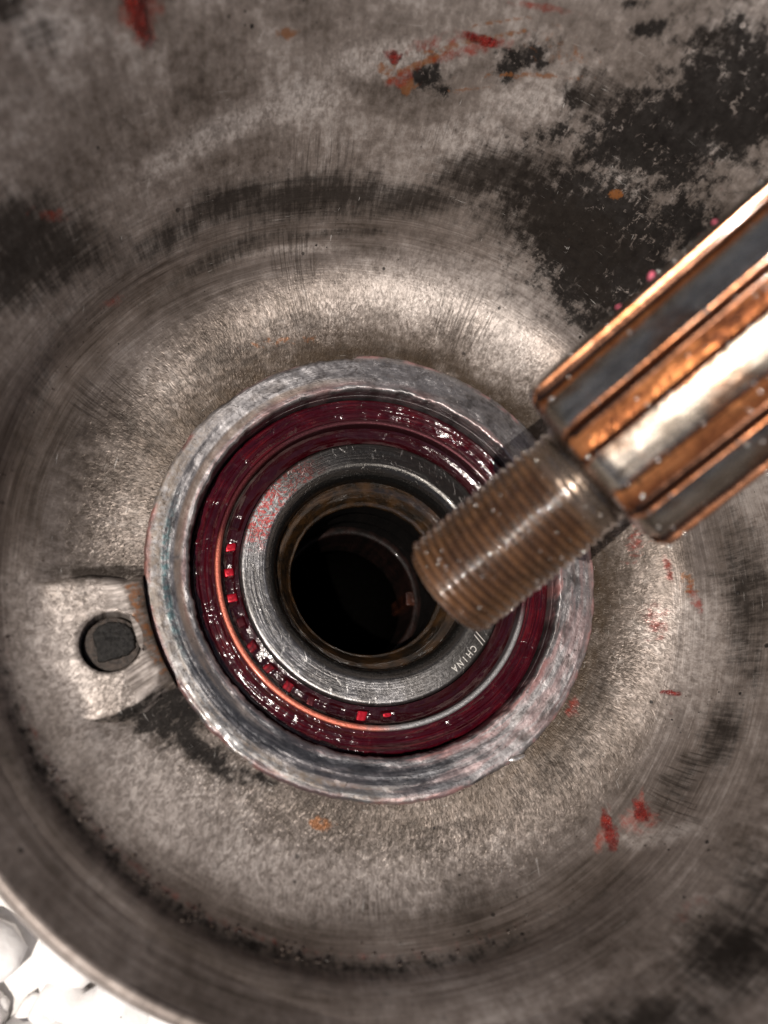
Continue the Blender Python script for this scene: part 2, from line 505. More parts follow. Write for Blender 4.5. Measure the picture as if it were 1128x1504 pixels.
def mat_inner_ring():
    n = Nodes('ground_bearing_steel').polar(22.0)
    x, y, _ = n.sep(n.dir)[:3]
    gro = n.noise(n.pv(0.06, 3.5), 1.0, 4, 0.65)
    fin = n.noise(n.p, 1.5, 5, 0.68)
    scr = n.smooth(n.noise(n.vmul(n.vm('ADD', n.p, n.vmul(n.noise(n.p, 0.2, 1), (3, 3, 0))), (1.8, 0.35, 1)), 1.0, 3, 0.6, 0.6), 0.60, 0.68)
    v = n.m('ADD', n.m('MULTIPLY', gro, 0.5), n.m('MULTIPLY', fin, 0.5))
    col = n.ramp(v, [(0.3, (0.06, 0.056, 0.055)), (0.5, (0.22, 0.212, 0.212)), (0.72, (0.58, 0.56, 0.56))])
    # red squiggles of grease on the upper left of the face
    face = n.smooth(n.r, 20.4, 20.9)
    ul = n.smooth(n.m('SUBTRACT', n.m('MULTIPLY', y, 0.55), n.m('MULTIPLY', x, 0.83)), 0.84, 0.95)
    sq = n.m('ABSOLUTE', n.m('SUBTRACT', n.noise(n.p, 0.55, 3, 0.6, 1.5), 0.5))
    sq = n.m('SUBTRACT', 1.0, n.smooth(sq, 0.02, 0.075))
    sq = n.m('MULTIPLY', n.m('MULTIPLY', sq, ul), face)
    col = n.mix(n.m('MULTIPLY', sq, 0.85), col, (0.35, 0.035, 0.03))
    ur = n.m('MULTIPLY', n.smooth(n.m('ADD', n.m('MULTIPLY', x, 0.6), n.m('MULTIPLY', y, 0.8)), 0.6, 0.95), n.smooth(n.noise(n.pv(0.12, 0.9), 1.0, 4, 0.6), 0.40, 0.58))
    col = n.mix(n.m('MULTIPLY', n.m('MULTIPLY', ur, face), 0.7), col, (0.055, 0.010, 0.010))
    oil = n.smooth(n.noise(n.p, 0.16, 4, 0.6), 0.42, 0.62)
    col = n.mix(n.m('MULTIPLY', oil, 0.45), col, (0.055, 0.046, 0.036))
    col = n.mix(n.m('MULTIPLY', n.m('MULTIPLY', scr, face), 0.4), col, (0.72, 0.70, 0.68))
    rt = n.smooth(n.m('ADD', n.m('MULTIPLY', x, 0.80), n.m('MULTIPLY', y, 0.60)), -0.55, 0.15)  # dark away from lower left; the ring's shading is put into the colour
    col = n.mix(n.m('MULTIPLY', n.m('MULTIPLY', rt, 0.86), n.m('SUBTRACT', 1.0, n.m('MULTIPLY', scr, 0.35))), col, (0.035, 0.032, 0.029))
    inside = n.m('SUBTRACT', 1.0, face)
    col = n.mix(n.m('MULTIPLY', inside, 0.75), col, (0.07, 0.066, 0.062))
    rough = n.m('ADD', n.mixf(inside, 0.34, 0.30), n.m('MULTIPLY', n.m('SUBTRACT', fin, 0.5), 0.3))
    h = n.m('ADD', n.m('MULTIPLY', gro, 0.5), n.m('ADD', n.m('MULTIPLY', fin, 0.5), n.m('MULTIPLY', scr, -0.4)))
    return n.out(color=col, metal=0.9, rough=rough, normal=n.bump(h, 0.12), aniso=0.75, tangent=n.tangent(), coat=0.15, coat_rough=0.08)


def mat_oily(name, dark, light, rough=0.22, bump_mm=0.25, coat=0.6):
    n = Nodes(name).polar(16.0)
    a = n.noise(n.p, 0.28, 5, 0.65, 0.6)
    b = n.noise(n.pv(0.5, 1.4), 1.0, 4, 0.6)
    x, y, _ = n.sep(n.dir)[:3]
    col = n.mix(n.smooth(n.m('ADD', n.m('MULTIPLY', a, 0.6), n.m('MULTIPLY', b, 0.4)), 0.38, 0.66), dark, light)
    return n.out(color=col, metal=0.15, rough=n.m('ADD', rough, n.m('MULTIPLY', n.m('SUBTRACT', b, 0.5), 0.2)), normal=n.bump(n.m('ADD', a, n.m('MULTIPLY', b, 0.5)), bump_mm), coat=coat, spec=0.5 if coat > 0.3 else 0.12, coat_rough=0.06)


def mat_shaft(name, valley):
    n = Nodes(name)
    x, y, z = n.sep(n.p)[:3]
    st = n.noise(n.vmul(n.p, (0.9, 0.9, 0.07)), 1.0, 5, 0.62, 0.3)
    bl = n.noise(n.p, 0.16, 5, 0.65, 0.4)
    fi = n.noise(n.p, 0.9, 4, 0.65)
    spots = n.smooth(n.noise(n.p, 0.55, 3, 0.6), 0.66, 0.72)
    v = n.m('ADD', n.m('MULTIPLY', st, 0.45), n.m('ADD', n.m('MULTIPLY', bl, 0.35), n.m('MULTIPLY', fi, 0.20)))
    if valley:
        col = n.ramp(v, [(0.32, (0.045, 0.013, 0.006)), (0.43, (0.26, 0.080, 0.024)), (0.54, (0.58, 0.21, 0.066)), (0.68, (0.88, 0.44, 0.19))])
        col = n.mix(n.m('MULTIPLY', spots, 0.85), col, (0.03, 0.012, 0.007))
        return n.out(color=col, metal=0.80, rough=n.m('ADD', 0.30, n.m('MULTIPLY', n.m('SUBTRACT', fi, 0.5), 0.25)), normal=n.bump(n.m('ADD', n.m('MULTIPLY', bl, 2.0), fi), 0.16), coat=0.6, coat_rough=0.06)
    col = n.ramp(v, [(0.30, (0.10, 0.045, 0.02)), (0.42, (0.20, 0.165, 0.13)), (0.56, (0.36, 0.315, 0.265)), (0.76, (0.58, 0.51, 0.44))])
    col = n.mix(n.m('MULTIPLY', spots, 0.7), col, (0.12, 0.045, 0.02))
    patch = n.smooth(n.noise(n.vmul(n.p, (1, 1, 0.45)), 0.13, 4, 0.65), 0.50, 0.60)
    col = n.mix(n.m('MULTIPLY', patch, 0.7), col, n.mix(fi, (0.07, 0.028, 0.012), (0.30, 0.13, 0.055)))
    edge = n.attr('edge')
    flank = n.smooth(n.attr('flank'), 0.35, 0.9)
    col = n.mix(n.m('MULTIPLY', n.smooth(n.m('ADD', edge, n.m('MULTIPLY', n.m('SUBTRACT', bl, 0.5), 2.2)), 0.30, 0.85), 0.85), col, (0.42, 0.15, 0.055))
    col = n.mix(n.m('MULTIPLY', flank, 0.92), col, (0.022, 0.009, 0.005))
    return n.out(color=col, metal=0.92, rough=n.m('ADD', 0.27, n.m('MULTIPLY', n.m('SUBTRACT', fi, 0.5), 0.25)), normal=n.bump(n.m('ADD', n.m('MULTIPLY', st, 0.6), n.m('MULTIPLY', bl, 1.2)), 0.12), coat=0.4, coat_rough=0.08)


def mat_thread():
    """steel thread packed with brown oily grease"""
    n = Nodes('greasy_thread')
    bl = n.noise(n.p, 0.22, 5, 0.65, 0.6)
    fi = n.noise(n.p, 1.1, 4, 0.65)
    _, _, z = n.sep(n.p)[:3]
    neck = n.smooth(z, 20.5, 24.0)
    col = n.mix(n.smooth(bl, 0.3, 0.7), (0.045, 0.020, 0.008), (0.125, 0.058, 0.024))
    col = n.mix(n.m('MULTIPLY', neck, 0.7), col, n.mix(fi, (0.10, 0.075, 0.055), (0.34, 0.27, 0.21)))
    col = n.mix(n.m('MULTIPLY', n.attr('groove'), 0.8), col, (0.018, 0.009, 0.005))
    metal = n.mixf(neck, 0.12, 0.8)
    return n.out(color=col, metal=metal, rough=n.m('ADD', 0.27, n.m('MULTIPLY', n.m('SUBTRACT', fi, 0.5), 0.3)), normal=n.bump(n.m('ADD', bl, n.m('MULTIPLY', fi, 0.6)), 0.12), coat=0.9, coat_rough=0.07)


def mat_plain(name, color, rough=0.5, metal=0.0, coat=0.0, bump_mm=0.0, scale=0.8, var=0.35, coat_rough=0.05):
    n = Nodes(name)
    a = n.noise(n.p, scale, 5, 0.65)
    col = n.mix(n.smooth(a, 0.3, 0.7), tuple(c * (1 - var) for c in color), tuple(min(1, c * (1 + var)) for c in color))
    kw = dict(color=col, metal=metal, rough=n.m('ADD', rough, n.m('MULTIPLY', n.m('SUBTRACT', a, 0.5), 0.2)), coat=coat, coat_rough=coat_rough)
    if bump_mm:
        kw['normal'] = n.bump(a, bump_mm)
    return n.out(**kw)


def mat_smear():
    n = Nodes('bright_red_grease')
    a = n.noise(n.p, 0.9, 4, 0.65)
    st = n.noise(n.vmul(n.p, (1.6, 1.6, 0.5)), 1.0, 4, 0.65)
    col = n.mix(n.smooth(a, 0.3, 0.7), (0.075, 0.006, 0.005), (0.27, 0.022, 0.014))
    k = n.m('ADD', n.attr('thick'), n.m('MULTIPLY', n.m('SUBTRACT', st, 0.5), 2.0))
    k = n.m('MULTIPLY', k, n.smooth(n.attr('thick'), 0.0, 0.25))
    alpha = n.smooth(k, 0.05, 1.25)
    n.put(n.bsdf.inputs['Alpha'], alpha)
    return n.out(color=col, rough=0.22, normal=n.bump(n.m('ADD', a, st), 0.3), coat=0.6, coat_rough=0.06)


M = dict(cast=mat_cast(), seat=mat_seat(), grease=mat_red_grease(), cage=mat_cage(), roller=mat_roller(), lip=mat_lip(),
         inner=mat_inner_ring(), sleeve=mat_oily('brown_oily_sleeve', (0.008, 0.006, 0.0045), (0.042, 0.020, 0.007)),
         bore=mat_oily('shaded_oily_bore', (0.002, 0.0016, 0.0014), (0.005, 0.0035, 0.003), 0.75, 0.25, 0.03),  # oily bore, blackened so its colour holds the shade inside
         tooth=mat_oily('red_oily_tooth', (0.010, 0.004, 0.003), (0.055, 0.017, 0.009), 0.25),
         collar=mat_oily('oily_collar', (0.003, 0.002, 0.0017), (0.012, 0.005, 0.004), 0.5, 0.25, 0.1),
         land=mat_shaft('polished_spline_land', False), valley=mat_shaft('copper_brown_spline_root', True), thread=mat_thread(),
         oil=mat_plain('glint_bead_metal', (0.80, 0.72, 0.66), 0.16, 0.9, 0.5, coat_rough=0.08),  # bright metal standing in for glints on the shaft
         pink=mat_plain('pink_grease_fleck', (0.55, 0.10, 0.15), 0.4, 0.0, 0.3),
         stub=mat_plain('rusty_pin', (0.040, 0.029, 0.023), 0.6, 0.0, 0.0, 0.45, 1.4, 0.6),
         pin=mat_plain('sooty_pin', (0.016, 0.0145, 0.0135), 0.5, 0.0, 0.0, 0.45, 1.4, 0.6),
         smear=mat_smear(),
         void=mat_plain('black_bore_darkness', (0.0008, 0.0007, 0.0006), 0.9, 0.0, 0.0),  # black surface whose colour holds the darkness of the deep bore
         grit=mat_plain('dirt_grit', (0.05, 0.036, 0.028), 0.35, 0.3, 0.4, 0.1, 1.0, 0.8),
         chip=mat_plain('bright_metal_burr', (0.62, 0.58, 0.55), 0.3, 0.9, 0.2, 0.1, 1.2, 0.3),
         letter=mat_plain('etched_lettering', (0.60, 0.57, 0.53), 0.45, 0.5, 0.0, 0.0, 2.0, 0.2),
         letter_dark=mat_plain('dark_etched_lettering', (0.012, 0.011, 0.011), 0.5, 0.2),
         ground=mat_plain('pale_ground', (0.78, 0.75, 0.72), 0.9, 0.0, 0.0, 1.5, 0.05, 0.25),
         pebble=mat_plain('white_pebble', (0.84, 0.81, 0.79), 0.8, 0.0, 0.0, 0.8, 0.08, 0.06))
M['void'].node_tree.nodes['Principled BSDF'].inputs['Specular IOR Level'].default_value = 0.0
M['pin'].node_tree.nodes['Principled BSDF'].inputs['Specular IOR Level'].default_value = 0.2


# ---------------------------------------------------------------- ground: bright sunlit pebbles outside the housing
GROUND_Z = -92.0
gx, gy = np.meshgrid(np.linspace(-1500, 1500, 61), np.linspace(-1500, 1500, 61))
gz = GROUND_Z + 1.2 * noise2(gx / 120, gy / 120, 3)
tag(link('ground', np.stack([gx, gy, gz], -1).reshape(-1, 3), grid_faces(61, 61, wrap_u=False), M['ground']), kind='structure')


def blob(n_u, n_v, seed, rough=0.18):
    th = np.linspace(0, 2 * np.pi, n_u, endpoint=False)
    ph = np.linspace(0.02, np.pi - 0.02, n_v)
    T, P_ = np.meshgrid(th, ph)
    v = np.stack([np.sin(P_) * np.cos(T), np.sin(P_) * np.sin(T), np.cos(P_)], -1)
    d = 1 + rough * noise2(v[..., 0] * 2 + seed, v[..., 1] * 2 + v[..., 2] * 1.7, seed)
    return (v * d[..., None]).reshape(-1, 3), grid_faces(n_u, n_v, flip=True)


pv, pf = [], []
base = 0
for i in range(900):
    a = rng.uniform(math.radians(190), math.radians(285))
    d = rng.uniform(88, 420)
    size = rng.uniform(3, 12)
    v, f = blob(12, 8, int(rng.integers(0, 40)), 0.16)
    rz_ = rng.uniform(0, 6.28)
    v = v * np.array([size, size * rng.uniform(0.6, 1.0), size * rng.uniform(0.4, 0.7)])
    v = np.stack([v[:, 0] * math.cos(rz_) - v[:, 1] * math.sin(rz_), v[:, 0] * math.sin(rz_) + v[:, 1] * math.cos(rz_), v[:, 2]], -1)
    v += np.array([d * math.cos(a), d * math.sin(a), GROUND_Z + size * 0.25])
    pv.append(v)
    pf.append(f + base)
    base += len(v)
tag(link('pebbles', np.concatenate(pv), np.concatenate(pf), M['pebble']),
    'overexposed white pebbles on the ground beyond the housing rim', 'gravel', kind='stuff')

# ---------------------------------------------------------------- the housing: a cast bowl cut obliquely, with a turned bearing seat
WALL_SLOPE = 0.30


def floor_profile():
    pts = [(r, -1.4 + (r - 40) * 0.03) for r in np.linspace(38, 44, 16)]
    p0, p1, p2 = np.array(pts[-1]), np.array([59.8, -0.8]), np.array([63.2, 10.0])
    for t in np.linspace(0, 1, 61)[1:]:
        pts.append(tuple((1 - t) ** 2 * p0 + 2 * t * (1 - t) * p1 + t * t * p2))
    return np.array(pts)


FP = floor_profile()
FS = np.concatenate([[0], np.cumsum(np.hypot(*np.diff(FP, axis=0).T))])
S_FLOOR = FS[-1]
WALL_LEN = math.hypot(1, WALL_SLOPE)


def surf_rz(s):
    s = np.asarray(s, float)
    w = np.maximum(0, s - S_FLOOR) / WALL_LEN
    r = np.where(s <= S_FLOOR, np.interp(s, FS, FP[:, 0]), 63.2 + WALL_SLOPE * w)
    z = np.where(s <= S_FLOOR, np.interp(s, FS, FP[:, 1]), 10 + w)
    return r, z


def flare(th):
    """the wall leans further out on the near side"""
    d = (th - math.radians(225) + np.pi) % (2 * np.pi) - np.pi
    return WALL_SLOPE + 0.36 * np.exp(-(d / math.radians(58)) ** 2)


def rim_z(th):
    d = np.abs((th - math.radians(226) + np.pi) % (2 * np.pi) - np.pi)
    d = np.maximum(0, d - math.radians(22)) * np.pi / (np.pi - math.radians(22))
    return 20.5 + 60.0 * ((1 - np.cos(d)) / 2) ** 0.48


# dirt, grease, wear and some painted light and shade on the casting: (angle deg, arc mm, two half-axes as (round, up) mm pairs, strength)
STAINS_AND_SHADING = {
    'dark': [
        (60.6, 63.07, -7.29, 7.49, -6.35, -3.20, 1.25),
        (55.9, 74.12, -6.17, 4.81, -5.54, -6.60, 1.30),
        (56.3, 42.36, -15.92, -3.14, 0.43, -11.72, 1.30),
        (65.9, 45.82, -13.41, 2.33, -1.27, -6.43, 0.90),
        (50.3, 54.38, -5.30, 4.55, -3.93, -4.26, 0.90),
        (91.5, 58.44, -2.50, -0.36, 0.33, -2.60, 1.00),
        (89.0, 56.69, -1.83, 0.19, -0.46, -1.51, 0.85),
        (80.3, 65.14, -3.68, 2.04, -1.21, -1.59, 1.00),
        (81.7, 62.64, -1.94, 0.43, -0.44, -2.11, 0.85),
        (77.8, 64.88, -1.42, 0.54, -0.61, -1.24, 0.80),
        (71.7, 55.80, -5.25, 2.20, -1.17, -2.03, 0.70),
        (-144.5, 6.88, 6.13, -1.91, 1.08, 3.24, 1.50),
        (-132.7, 6.18, 8.52, -0.79, 0.17, 1.81, 1.15),
        (-121.1, 4.26, 6.34, -1.15, 0.19, 0.99, 0.75),
        (-146.9, 3.74, 2.85, -1.03, 0.73, 1.92, 1.40),
        (68.0, 75.63, -2.62, 2.33, -0.81, -0.86, 0.90),
        (71.1, 77.42, -1.63, 0.71, -0.39, -0.64, 0.90),
        (72.0, 62.20, -1.41, 0.60, -0.92, -1.60, 1.00),
        (56.3, 61.47, -5.45, 3.05, -4.18, -5.08, 0.90),
        (51.7, 29.18, -6.79, -0.19, -0.04, -3.71, 0.80),
        (45.5, 35.69, -5.21, 0.18, -0.44, -5.44, 0.70),
        (-55.7, 50.51, 3.71, 2.22, -1.72, 2.48, 0.75),
    ],
    'soot_shade': [
        (133.9, 9.13, -16.47, 2.32, -0.56, -6.85, 0.45),  # broad faint darkening of the floor, upper left and lower right
        (156.2, 10.60, -0.60, -5.87, 13.21, -2.49, 0.40),
        (113.7, 9.96, -14.76, -0.80, 0.84, -4.92, 0.42),
        (-46.5, 9.45, 15.85, -0.04, 0.50, 5.16, 0.45),
        (-77.8, 9.19, 14.94, 0.61, -0.14, 3.55, 0.40),
        (77.4, 45.67, -12.10, 5.30, -2.43, -4.62, 1.00),
        (104.2, 35.93, -22.90, 0.51, -0.75, -4.77, 0.95),
        (118.7, 37.46, -12.72, 0.99, -0.71, -3.72, 0.90),
        (89.4, 36.23, -10.55, 2.31, -0.67, -3.85, 0.95),
        (129.3, 35.08, -10.65, 0.39, -0.60, -3.93, 0.75),
        (148.8, 49.09, -9.44, -3.55, 0.77, -5.92, 1.00),
        (153.8, 44.48, -7.08, -3.16, 0.95, -4.32, 0.90),
        (140.8, 37.92, -10.86, -2.60, -0.29, -4.13, 0.60),
        (65.1, 41.90, -17.63, 2.01, -0.94, -7.93, 0.90),
        (-55.7, 50.51, 7.04, 4.22, -4.13, 5.96, 0.95),
        (-67.6, 49.89, 7.74, 4.41, -2.39, 3.38, 0.90),
        (-47.3, 47.35, 2.07, 4.00, -5.20, 3.84, 0.70),
        (-3.8, 32.45, -0.52, 5.96, -15.00, 0.28, 0.80),
        (-28.4, 30.71, -1.14, 3.97, -7.06, -0.83, 0.85),
        (-15.0, 33.53, -0.11, 3.58, -7.73, 1.58, 0.70),
        (140.0, 74.63, -3.56, -1.69, 1.32, -1.90, 0.80),
        (137.7, 70.18, -3.25, -1.49, 0.91, -2.76, 0.60),
        (69.4, 64.20, -6.33, 1.86, -1.45, -3.75, 0.70),
        (61.1, 78.48, -2.96, 1.52, -1.77, -2.29, 0.60),
        (-173.5, 9.57, 0.20, -7.85, 1.50, -0.00, 1.10),  # dark line above the pad, the shadow of its edge painted in
        (149.1, 44.89, -11.72, -4.47, 1.13, -7.10, 1.00),
        (120.8, 27.25, -16.56, 2.08, -0.47, -2.34, 0.75),
        (99.9, 28.38, -16.02, 1.46, -0.26, -1.08, 0.70),
        (70.0, 36.41, -10.61, -0.96, -0.18, -2.96, 0.75),
        (54.6, 35.38, -9.23, -1.73, 0.08, -4.09, 0.80),
        (-75.7, 20.21, 17.60, 2.07, -0.27, 1.43, 0.50),
        (-37.4, 27.11, -0.59, 4.00, -7.67, -1.80, 0.60),
        (-29.3, 8.27, 0.94, 3.06, -14.99, 2.12, 0.50),
        (158.7, 29.62, -1.37, -3.16, 14.37, -7.74, 0.50),
        (90.5, 4.23, -23.31, 2.59, -0.04, -2.33, 0.45),
    ],
    'chatter': [
        (72.4, 16.18, -6.21, 1.62, -1.10, -5.35, 1.00),
        (-34.9, 27.24, 4.88, 2.87, -1.94, 1.93, 1.00),
        (-42.0, 28.49, -0.91, 4.95, -2.86, 0.45, 0.80),
        (154.3, 18.37, -4.17, -4.01, 4.08, -2.61, 0.80),
        (108.5, 24.30, -3.96, -0.71, 0.36, -4.47, 1.00),
        (103.8, 43.98, -9.74, -0.00, -0.49, -4.91, 0.45),
        (87.1, 49.22, -5.67, 1.74, -1.86, -5.97, 0.35),
        (108.9, 14.65, -2.68, -0.40, 1.20, -5.04, 0.60),
        (52.1, 56.98, -5.33, 4.43, -3.03, -3.40, 0.50),
        (-93.0, 17.76, 4.05, -0.23, -0.17, 3.88, 0.50),
    ],
    'red': [
        (127.3, 69.03, -3.08, -0.48, 0.58, -2.82, 1.00),
        (127.1, 65.83, -1.85, -0.29, 0.30, -1.36, 1.00),
        (87.1, 63.80, -6.90, 3.40, -0.53, -0.91, 0.85),
        (94.8, 57.42, -2.07, 1.48, -0.95, -1.09, 0.90),
        (80.2, 72.48, -5.10, 0.87, -0.08, -0.55, 0.90),
        (91.6, 63.85, -5.97, 2.39, -0.65, -1.48, 0.55),
        (-51.0, 20.96, 0.44, 0.89, -3.56, 1.77, 1.00),
        (-46.2, 24.10, 1.91, 2.75, -2.65, 1.76, 0.75),
        (-43.4, 22.98, 0.18, 0.48, -2.59, 1.29, 1.00),
        (-9.5, 15.96, -0.09, 2.81, -3.94, -0.40, 0.62),
        (1.4, 18.40, 0.16, 0.78, -2.40, 0.23, 0.90),
        (-4.9, 22.58, 0.30, 0.88, -3.73, 1.17, 0.80),
        (144.4, 48.61, -3.15, -2.45, 0.57, -1.02, 0.60),
        (141.9, 29.69, -2.75, -0.86, -0.02, -1.08, 0.70),
        (-54.3, 41.49, -0.21, 1.50, -2.97, 0.02, 0.60),
        (8.5, 13.71, -1.20, 2.05, -5.14, -2.99, 0.55),
        (-35.7, 5.00, 0.33, 1.14, -1.96, 0.35, 0.80),
    ],
    'rust': [
        (86.7, 65.43, -10.58, 4.94, -0.25, -0.41, 0.90),
        (92.6, 60.31, -5.97, 4.24, -0.47, -0.54, 0.90),
        (84.2, 69.02, -6.71, 2.88, -0.18, -0.33, 0.80),
        (78.5, 62.94, -9.46, 3.02, -0.21, -0.55, 0.70),
        (85.5, 58.03, -4.18, 1.65, -0.20, -0.44, 0.70),
        (93.7, 56.47, -1.51, 0.42, -0.40, -1.62, 0.90),
        (-103.1, 7.00, 2.45, -0.13, 0.07, 1.19, 0.90),
        (110.0, 63.21, -2.12, -0.05, -0.01, -1.17, 0.85),
        (60.3, 52.01, -1.19, 0.61, -0.56, -0.89, 0.90),
        (96.8, 58.62, -2.27, 0.13, -0.28, -1.50, 0.70),
        (-2.2, 21.72, 0.31, 1.47, -3.25, 0.53, 0.70),
        (76.8, 68.02, -6.25, 1.57, -0.78, -2.77, 0.50),
        (114.4, 8.57, -11.86, -2.00, 0.41, -1.36, 0.45),
    ],
    'pale': [  # some clean metal, some bright light painted onto the floor
        (97.1, 59.99, -7.57, 1.47, -1.01, -2.23, 0.90),
        (118.9, 50.28, -11.80, 2.83, -0.99, -1.97, 0.90),
        (109.2, 52.90, -6.64, 1.23, -1.05, -2.56, 0.80),
        (78.3, 19.86, -20.96, 3.97, -1.14, -7.46, 0.80),
        (62.4, 16.36, -8.21, 0.97, -1.54, -7.99, 0.90),
        (-131.0, 16.02, 12.25, -0.84, 0.41, 7.26, 0.95),
        (-106.7, 15.80, 13.81, -0.97, 0.20, 5.24, 0.70),
        (-90.6, 14.85, 13.22, 0.31, -0.08, 4.96, 0.55),
        (-167.0, 22.32, 0.23, -4.65, 9.59, 0.90, 0.60),
        (-157.2, 19.91, 2.23, -8.55, 11.15, 3.24, 0.95),
        (-145.3, 23.02, 5.56, -2.50, 2.27, 6.43, 0.75),
        (-134.0, 20.25, 8.89, -1.23, 0.62, 5.02, 0.80),
        (-115.2, 15.61, 12.19, -1.39, 0.37, 4.76, 0.70),
        (58.2, 79.64, -4.02, 3.01, -3.66, -4.49, 0.80),
        (-14.8, 24.03, -0.59, 6.18, -11.45, -0.62, 0.60),
        (77.9, 58.60, -4.22, 1.59, -1.32, -2.76, 0.80),
        (-47.3, 28.35, 4.11, 5.11, -1.17, 1.12, 0.60),
        (136.8, 70.59, -3.74, -1.67, 1.49, -2.30, 0.60),
        (107.2, 25.40, -9.32, -0.24, -0.03, -0.87, 0.70),
        (56.4, 66.46, -6.56, 0.65, -0.18, -1.18, 0.50),
        (82.4, 50.87, -6.72, 2.27, -1.15, -2.89, 0.50),
    ],
}


def paint(th, s, r, rows, power=1.3):
    out = np.zeros_like(s)
    for (t0, s0, ax, ay, bx, by, k_) in rows:
        dt = (th - math.radians(t0) + np.pi) % (2 * np.pi) - np.pi
        u, w = dt * r, s - s0
        det = ax * by - bx * ay
        a = (u * by - w * bx) / det
        b = (w * ax - u * ay) / det
        q = a * a + b * b
        out = np.maximum(out, k_ * np.exp(-0.75 * q ** power))
    return out


housing = empty('bearing_housing', (0, 0, GROUND_Z))
tag(housing, 'dirty cast metal housing bowl with a round bearing seat in its floor', 'housing')

NT = 1200
rows_floor = np.arange(1.2, S_FLOOR, 0.36)
n_wall = 150
th1 = np.linspace(0, 2 * np.pi, NT, endpoint=False)
R, Z, S = [], [], []
for s_ in rows_floor:
    r_, z_ = surf_rz(s_)
    R.append(np.full(NT, r_)); Z.append(np.full(NT, z_)); S.append(np.full(NT, s_))
zr = rim_z(th1)
for i in range(n_wall + 1):
    z_ = 10 + (zr - 10) * (i / n_wall)
    R.append(63.2 + (WALL_SLOPE + (flare(th1) - WALL_SLOPE) * min(1, 3 * i / n_wall)) * (z_ - 10)); Z.append(z_); S.append(S_FLOOR + (z_ - 10) * WALL_LEN)
r_in, s_top = R[-1], S[-1]
for dr, dz in ((0.1, 0.3), (0.35, 0.5), (0.8, 0.55), (1.3, 0.35), (1.6, -0.1), (1.8, -1.0), (2.6, -4.0), (4.0, -10.0)):
    R.append(r_in + dr); Z.append(zr + dz); S.append(s_top + abs(dr) + 1)
for k_ in range(1, 9):
    z_ = (zr - 10) + (GROUND_Z - 1 - (zr - 10)) * k_ / 8
    R.append(r_in + 4.0 - k_ * 0.2); Z.append(z_); S.append(s_top + 8 + k_ * 4)
R, Z, S = np.array(R), np.array(Z), np.array(S)
T = np.broadcast_to(th1, R.shape)
# slight unevenness of the casting
inner = S <= s_top[None, :] + 0.01
und = 0.10 * noise2(R * np.cos(T) / 6, R * np.sin(T) / 6 + Z / 7, 11)
R2 = R + np.where(inner & (S > 20), und, 0)
Z2 = Z + np.where(inner & (S <= 34), und * 0.8, 0)
# the floor drops away below the pin recess
X, Y = R2 * np.cos(T), R2 * np.sin(T)
PIN = (-44.4, -16.9)
dpin = np.hypot(X - PIN[0], Y - PIN[1])
Z2 = Z2 - 5.0 * np.clip((7.0 - dpin) / 3.0, 0, 1) * (Z2 < 4)
attrs = {'arc': S}
for k_, rows in STAINS_AND_SHADING.items():
    attrs[k_] = paint(T, S, R, rows, 0.8 if k_ == 'dark' else 1.2)
# crevice dirt along the foot of the near wall
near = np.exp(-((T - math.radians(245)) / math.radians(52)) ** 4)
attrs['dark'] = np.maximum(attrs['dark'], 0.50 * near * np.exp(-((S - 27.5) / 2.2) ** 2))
attrs['soot_shade'] = np.maximum(attrs['soot_shade'], 0.55 * near * np.exp(-((S - 28.5) / 3.0) ** 2))
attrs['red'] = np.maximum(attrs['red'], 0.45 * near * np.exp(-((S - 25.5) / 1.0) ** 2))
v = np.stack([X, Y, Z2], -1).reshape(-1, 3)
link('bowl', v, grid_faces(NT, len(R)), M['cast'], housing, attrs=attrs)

# seat ring: raised, turned, with a battered outer edge
seat_prof = [(41.4, -4.0), (41.1, -1.2), (40.95, -0.30), (40.7, -0.06), (40.3, 0.0), (38.6, 0.0), (38.1, 0.0), (37.8, -0.05), (37.2, -0.06), (36.9, 0.0),
             (36.4, 0.0), (35.9, -0.05), (35.1, -0.05), (34.8, 0.01), (34.2, 0.05), (33.9, -0.12), (33.75, -0.7), (33.7, -6.0)]


def seat_wobble(T, R, Z):
    e = np.clip((R - 39.6) / 1.0, 0, 1)
    dr = e * (0.20 * snoise(T, 5, 4, 9) + 0.12 * snoise(T, 6, 3, 40) + 0.05 * snoise(T, 16, 2, 130))
    deg = np.degrees(T) % 360
    dr -= e * 0.75 * np.clip((deg - 97.5) / 1.5, 0, 1) * np.clip((170 - deg) / 60, 0, 1)
    dr += e * 0.35 * np.exp(-((deg - 305) / 2.0) ** 2)
    i = np.clip((34.6 - R) / 0.6, 0, 1) * (Z > -1.5)
    dr += i * (0.18 * snoise(T, 8, 4, 30) + 0.10 * snoise(T, 9, 2, 90))
    dz = 0.07 * noise2(R * np.cos(T) * 0.9, R * np.sin(T) * 0.9, 21) * (Z > -1.5)
    # towards the lower left the outer flank was turned lower
    low = np.exp(-((deg - 215) / 45) ** 4)
    calm = 1 - 0.8 * np.clip(np.cos(T - math.radians(45)) + 0.35, 0, 1)        # the grooves fade round to the right
    dz += (1 - calm) * np.where((R < 38.5) & (R > 34.9) & (Z > -0.6), -Z, 0)
    dz -= np.clip(39.6 - R, 0, 5.8) * 0.11 * (Z > -3)
    dz -= low * 0.45 * np.clip((R - 37.6) / 2.5, 0, 1)
    return dr, dz


lathe('bearing_seat', seat_prof, M['seat'], housing, 720, seat_wobble, step=0.16, flip=True)
# tube below the bearing
lathe('hub_tube', [(34.5, -3.5), (36.0, -3.5), (36.0, GROUND_Z), (16.4, GROUND_Z), (16.4, -14.0), (33.7, -13.0), (33.7, -6.0)], M['bore'], housing, 96)

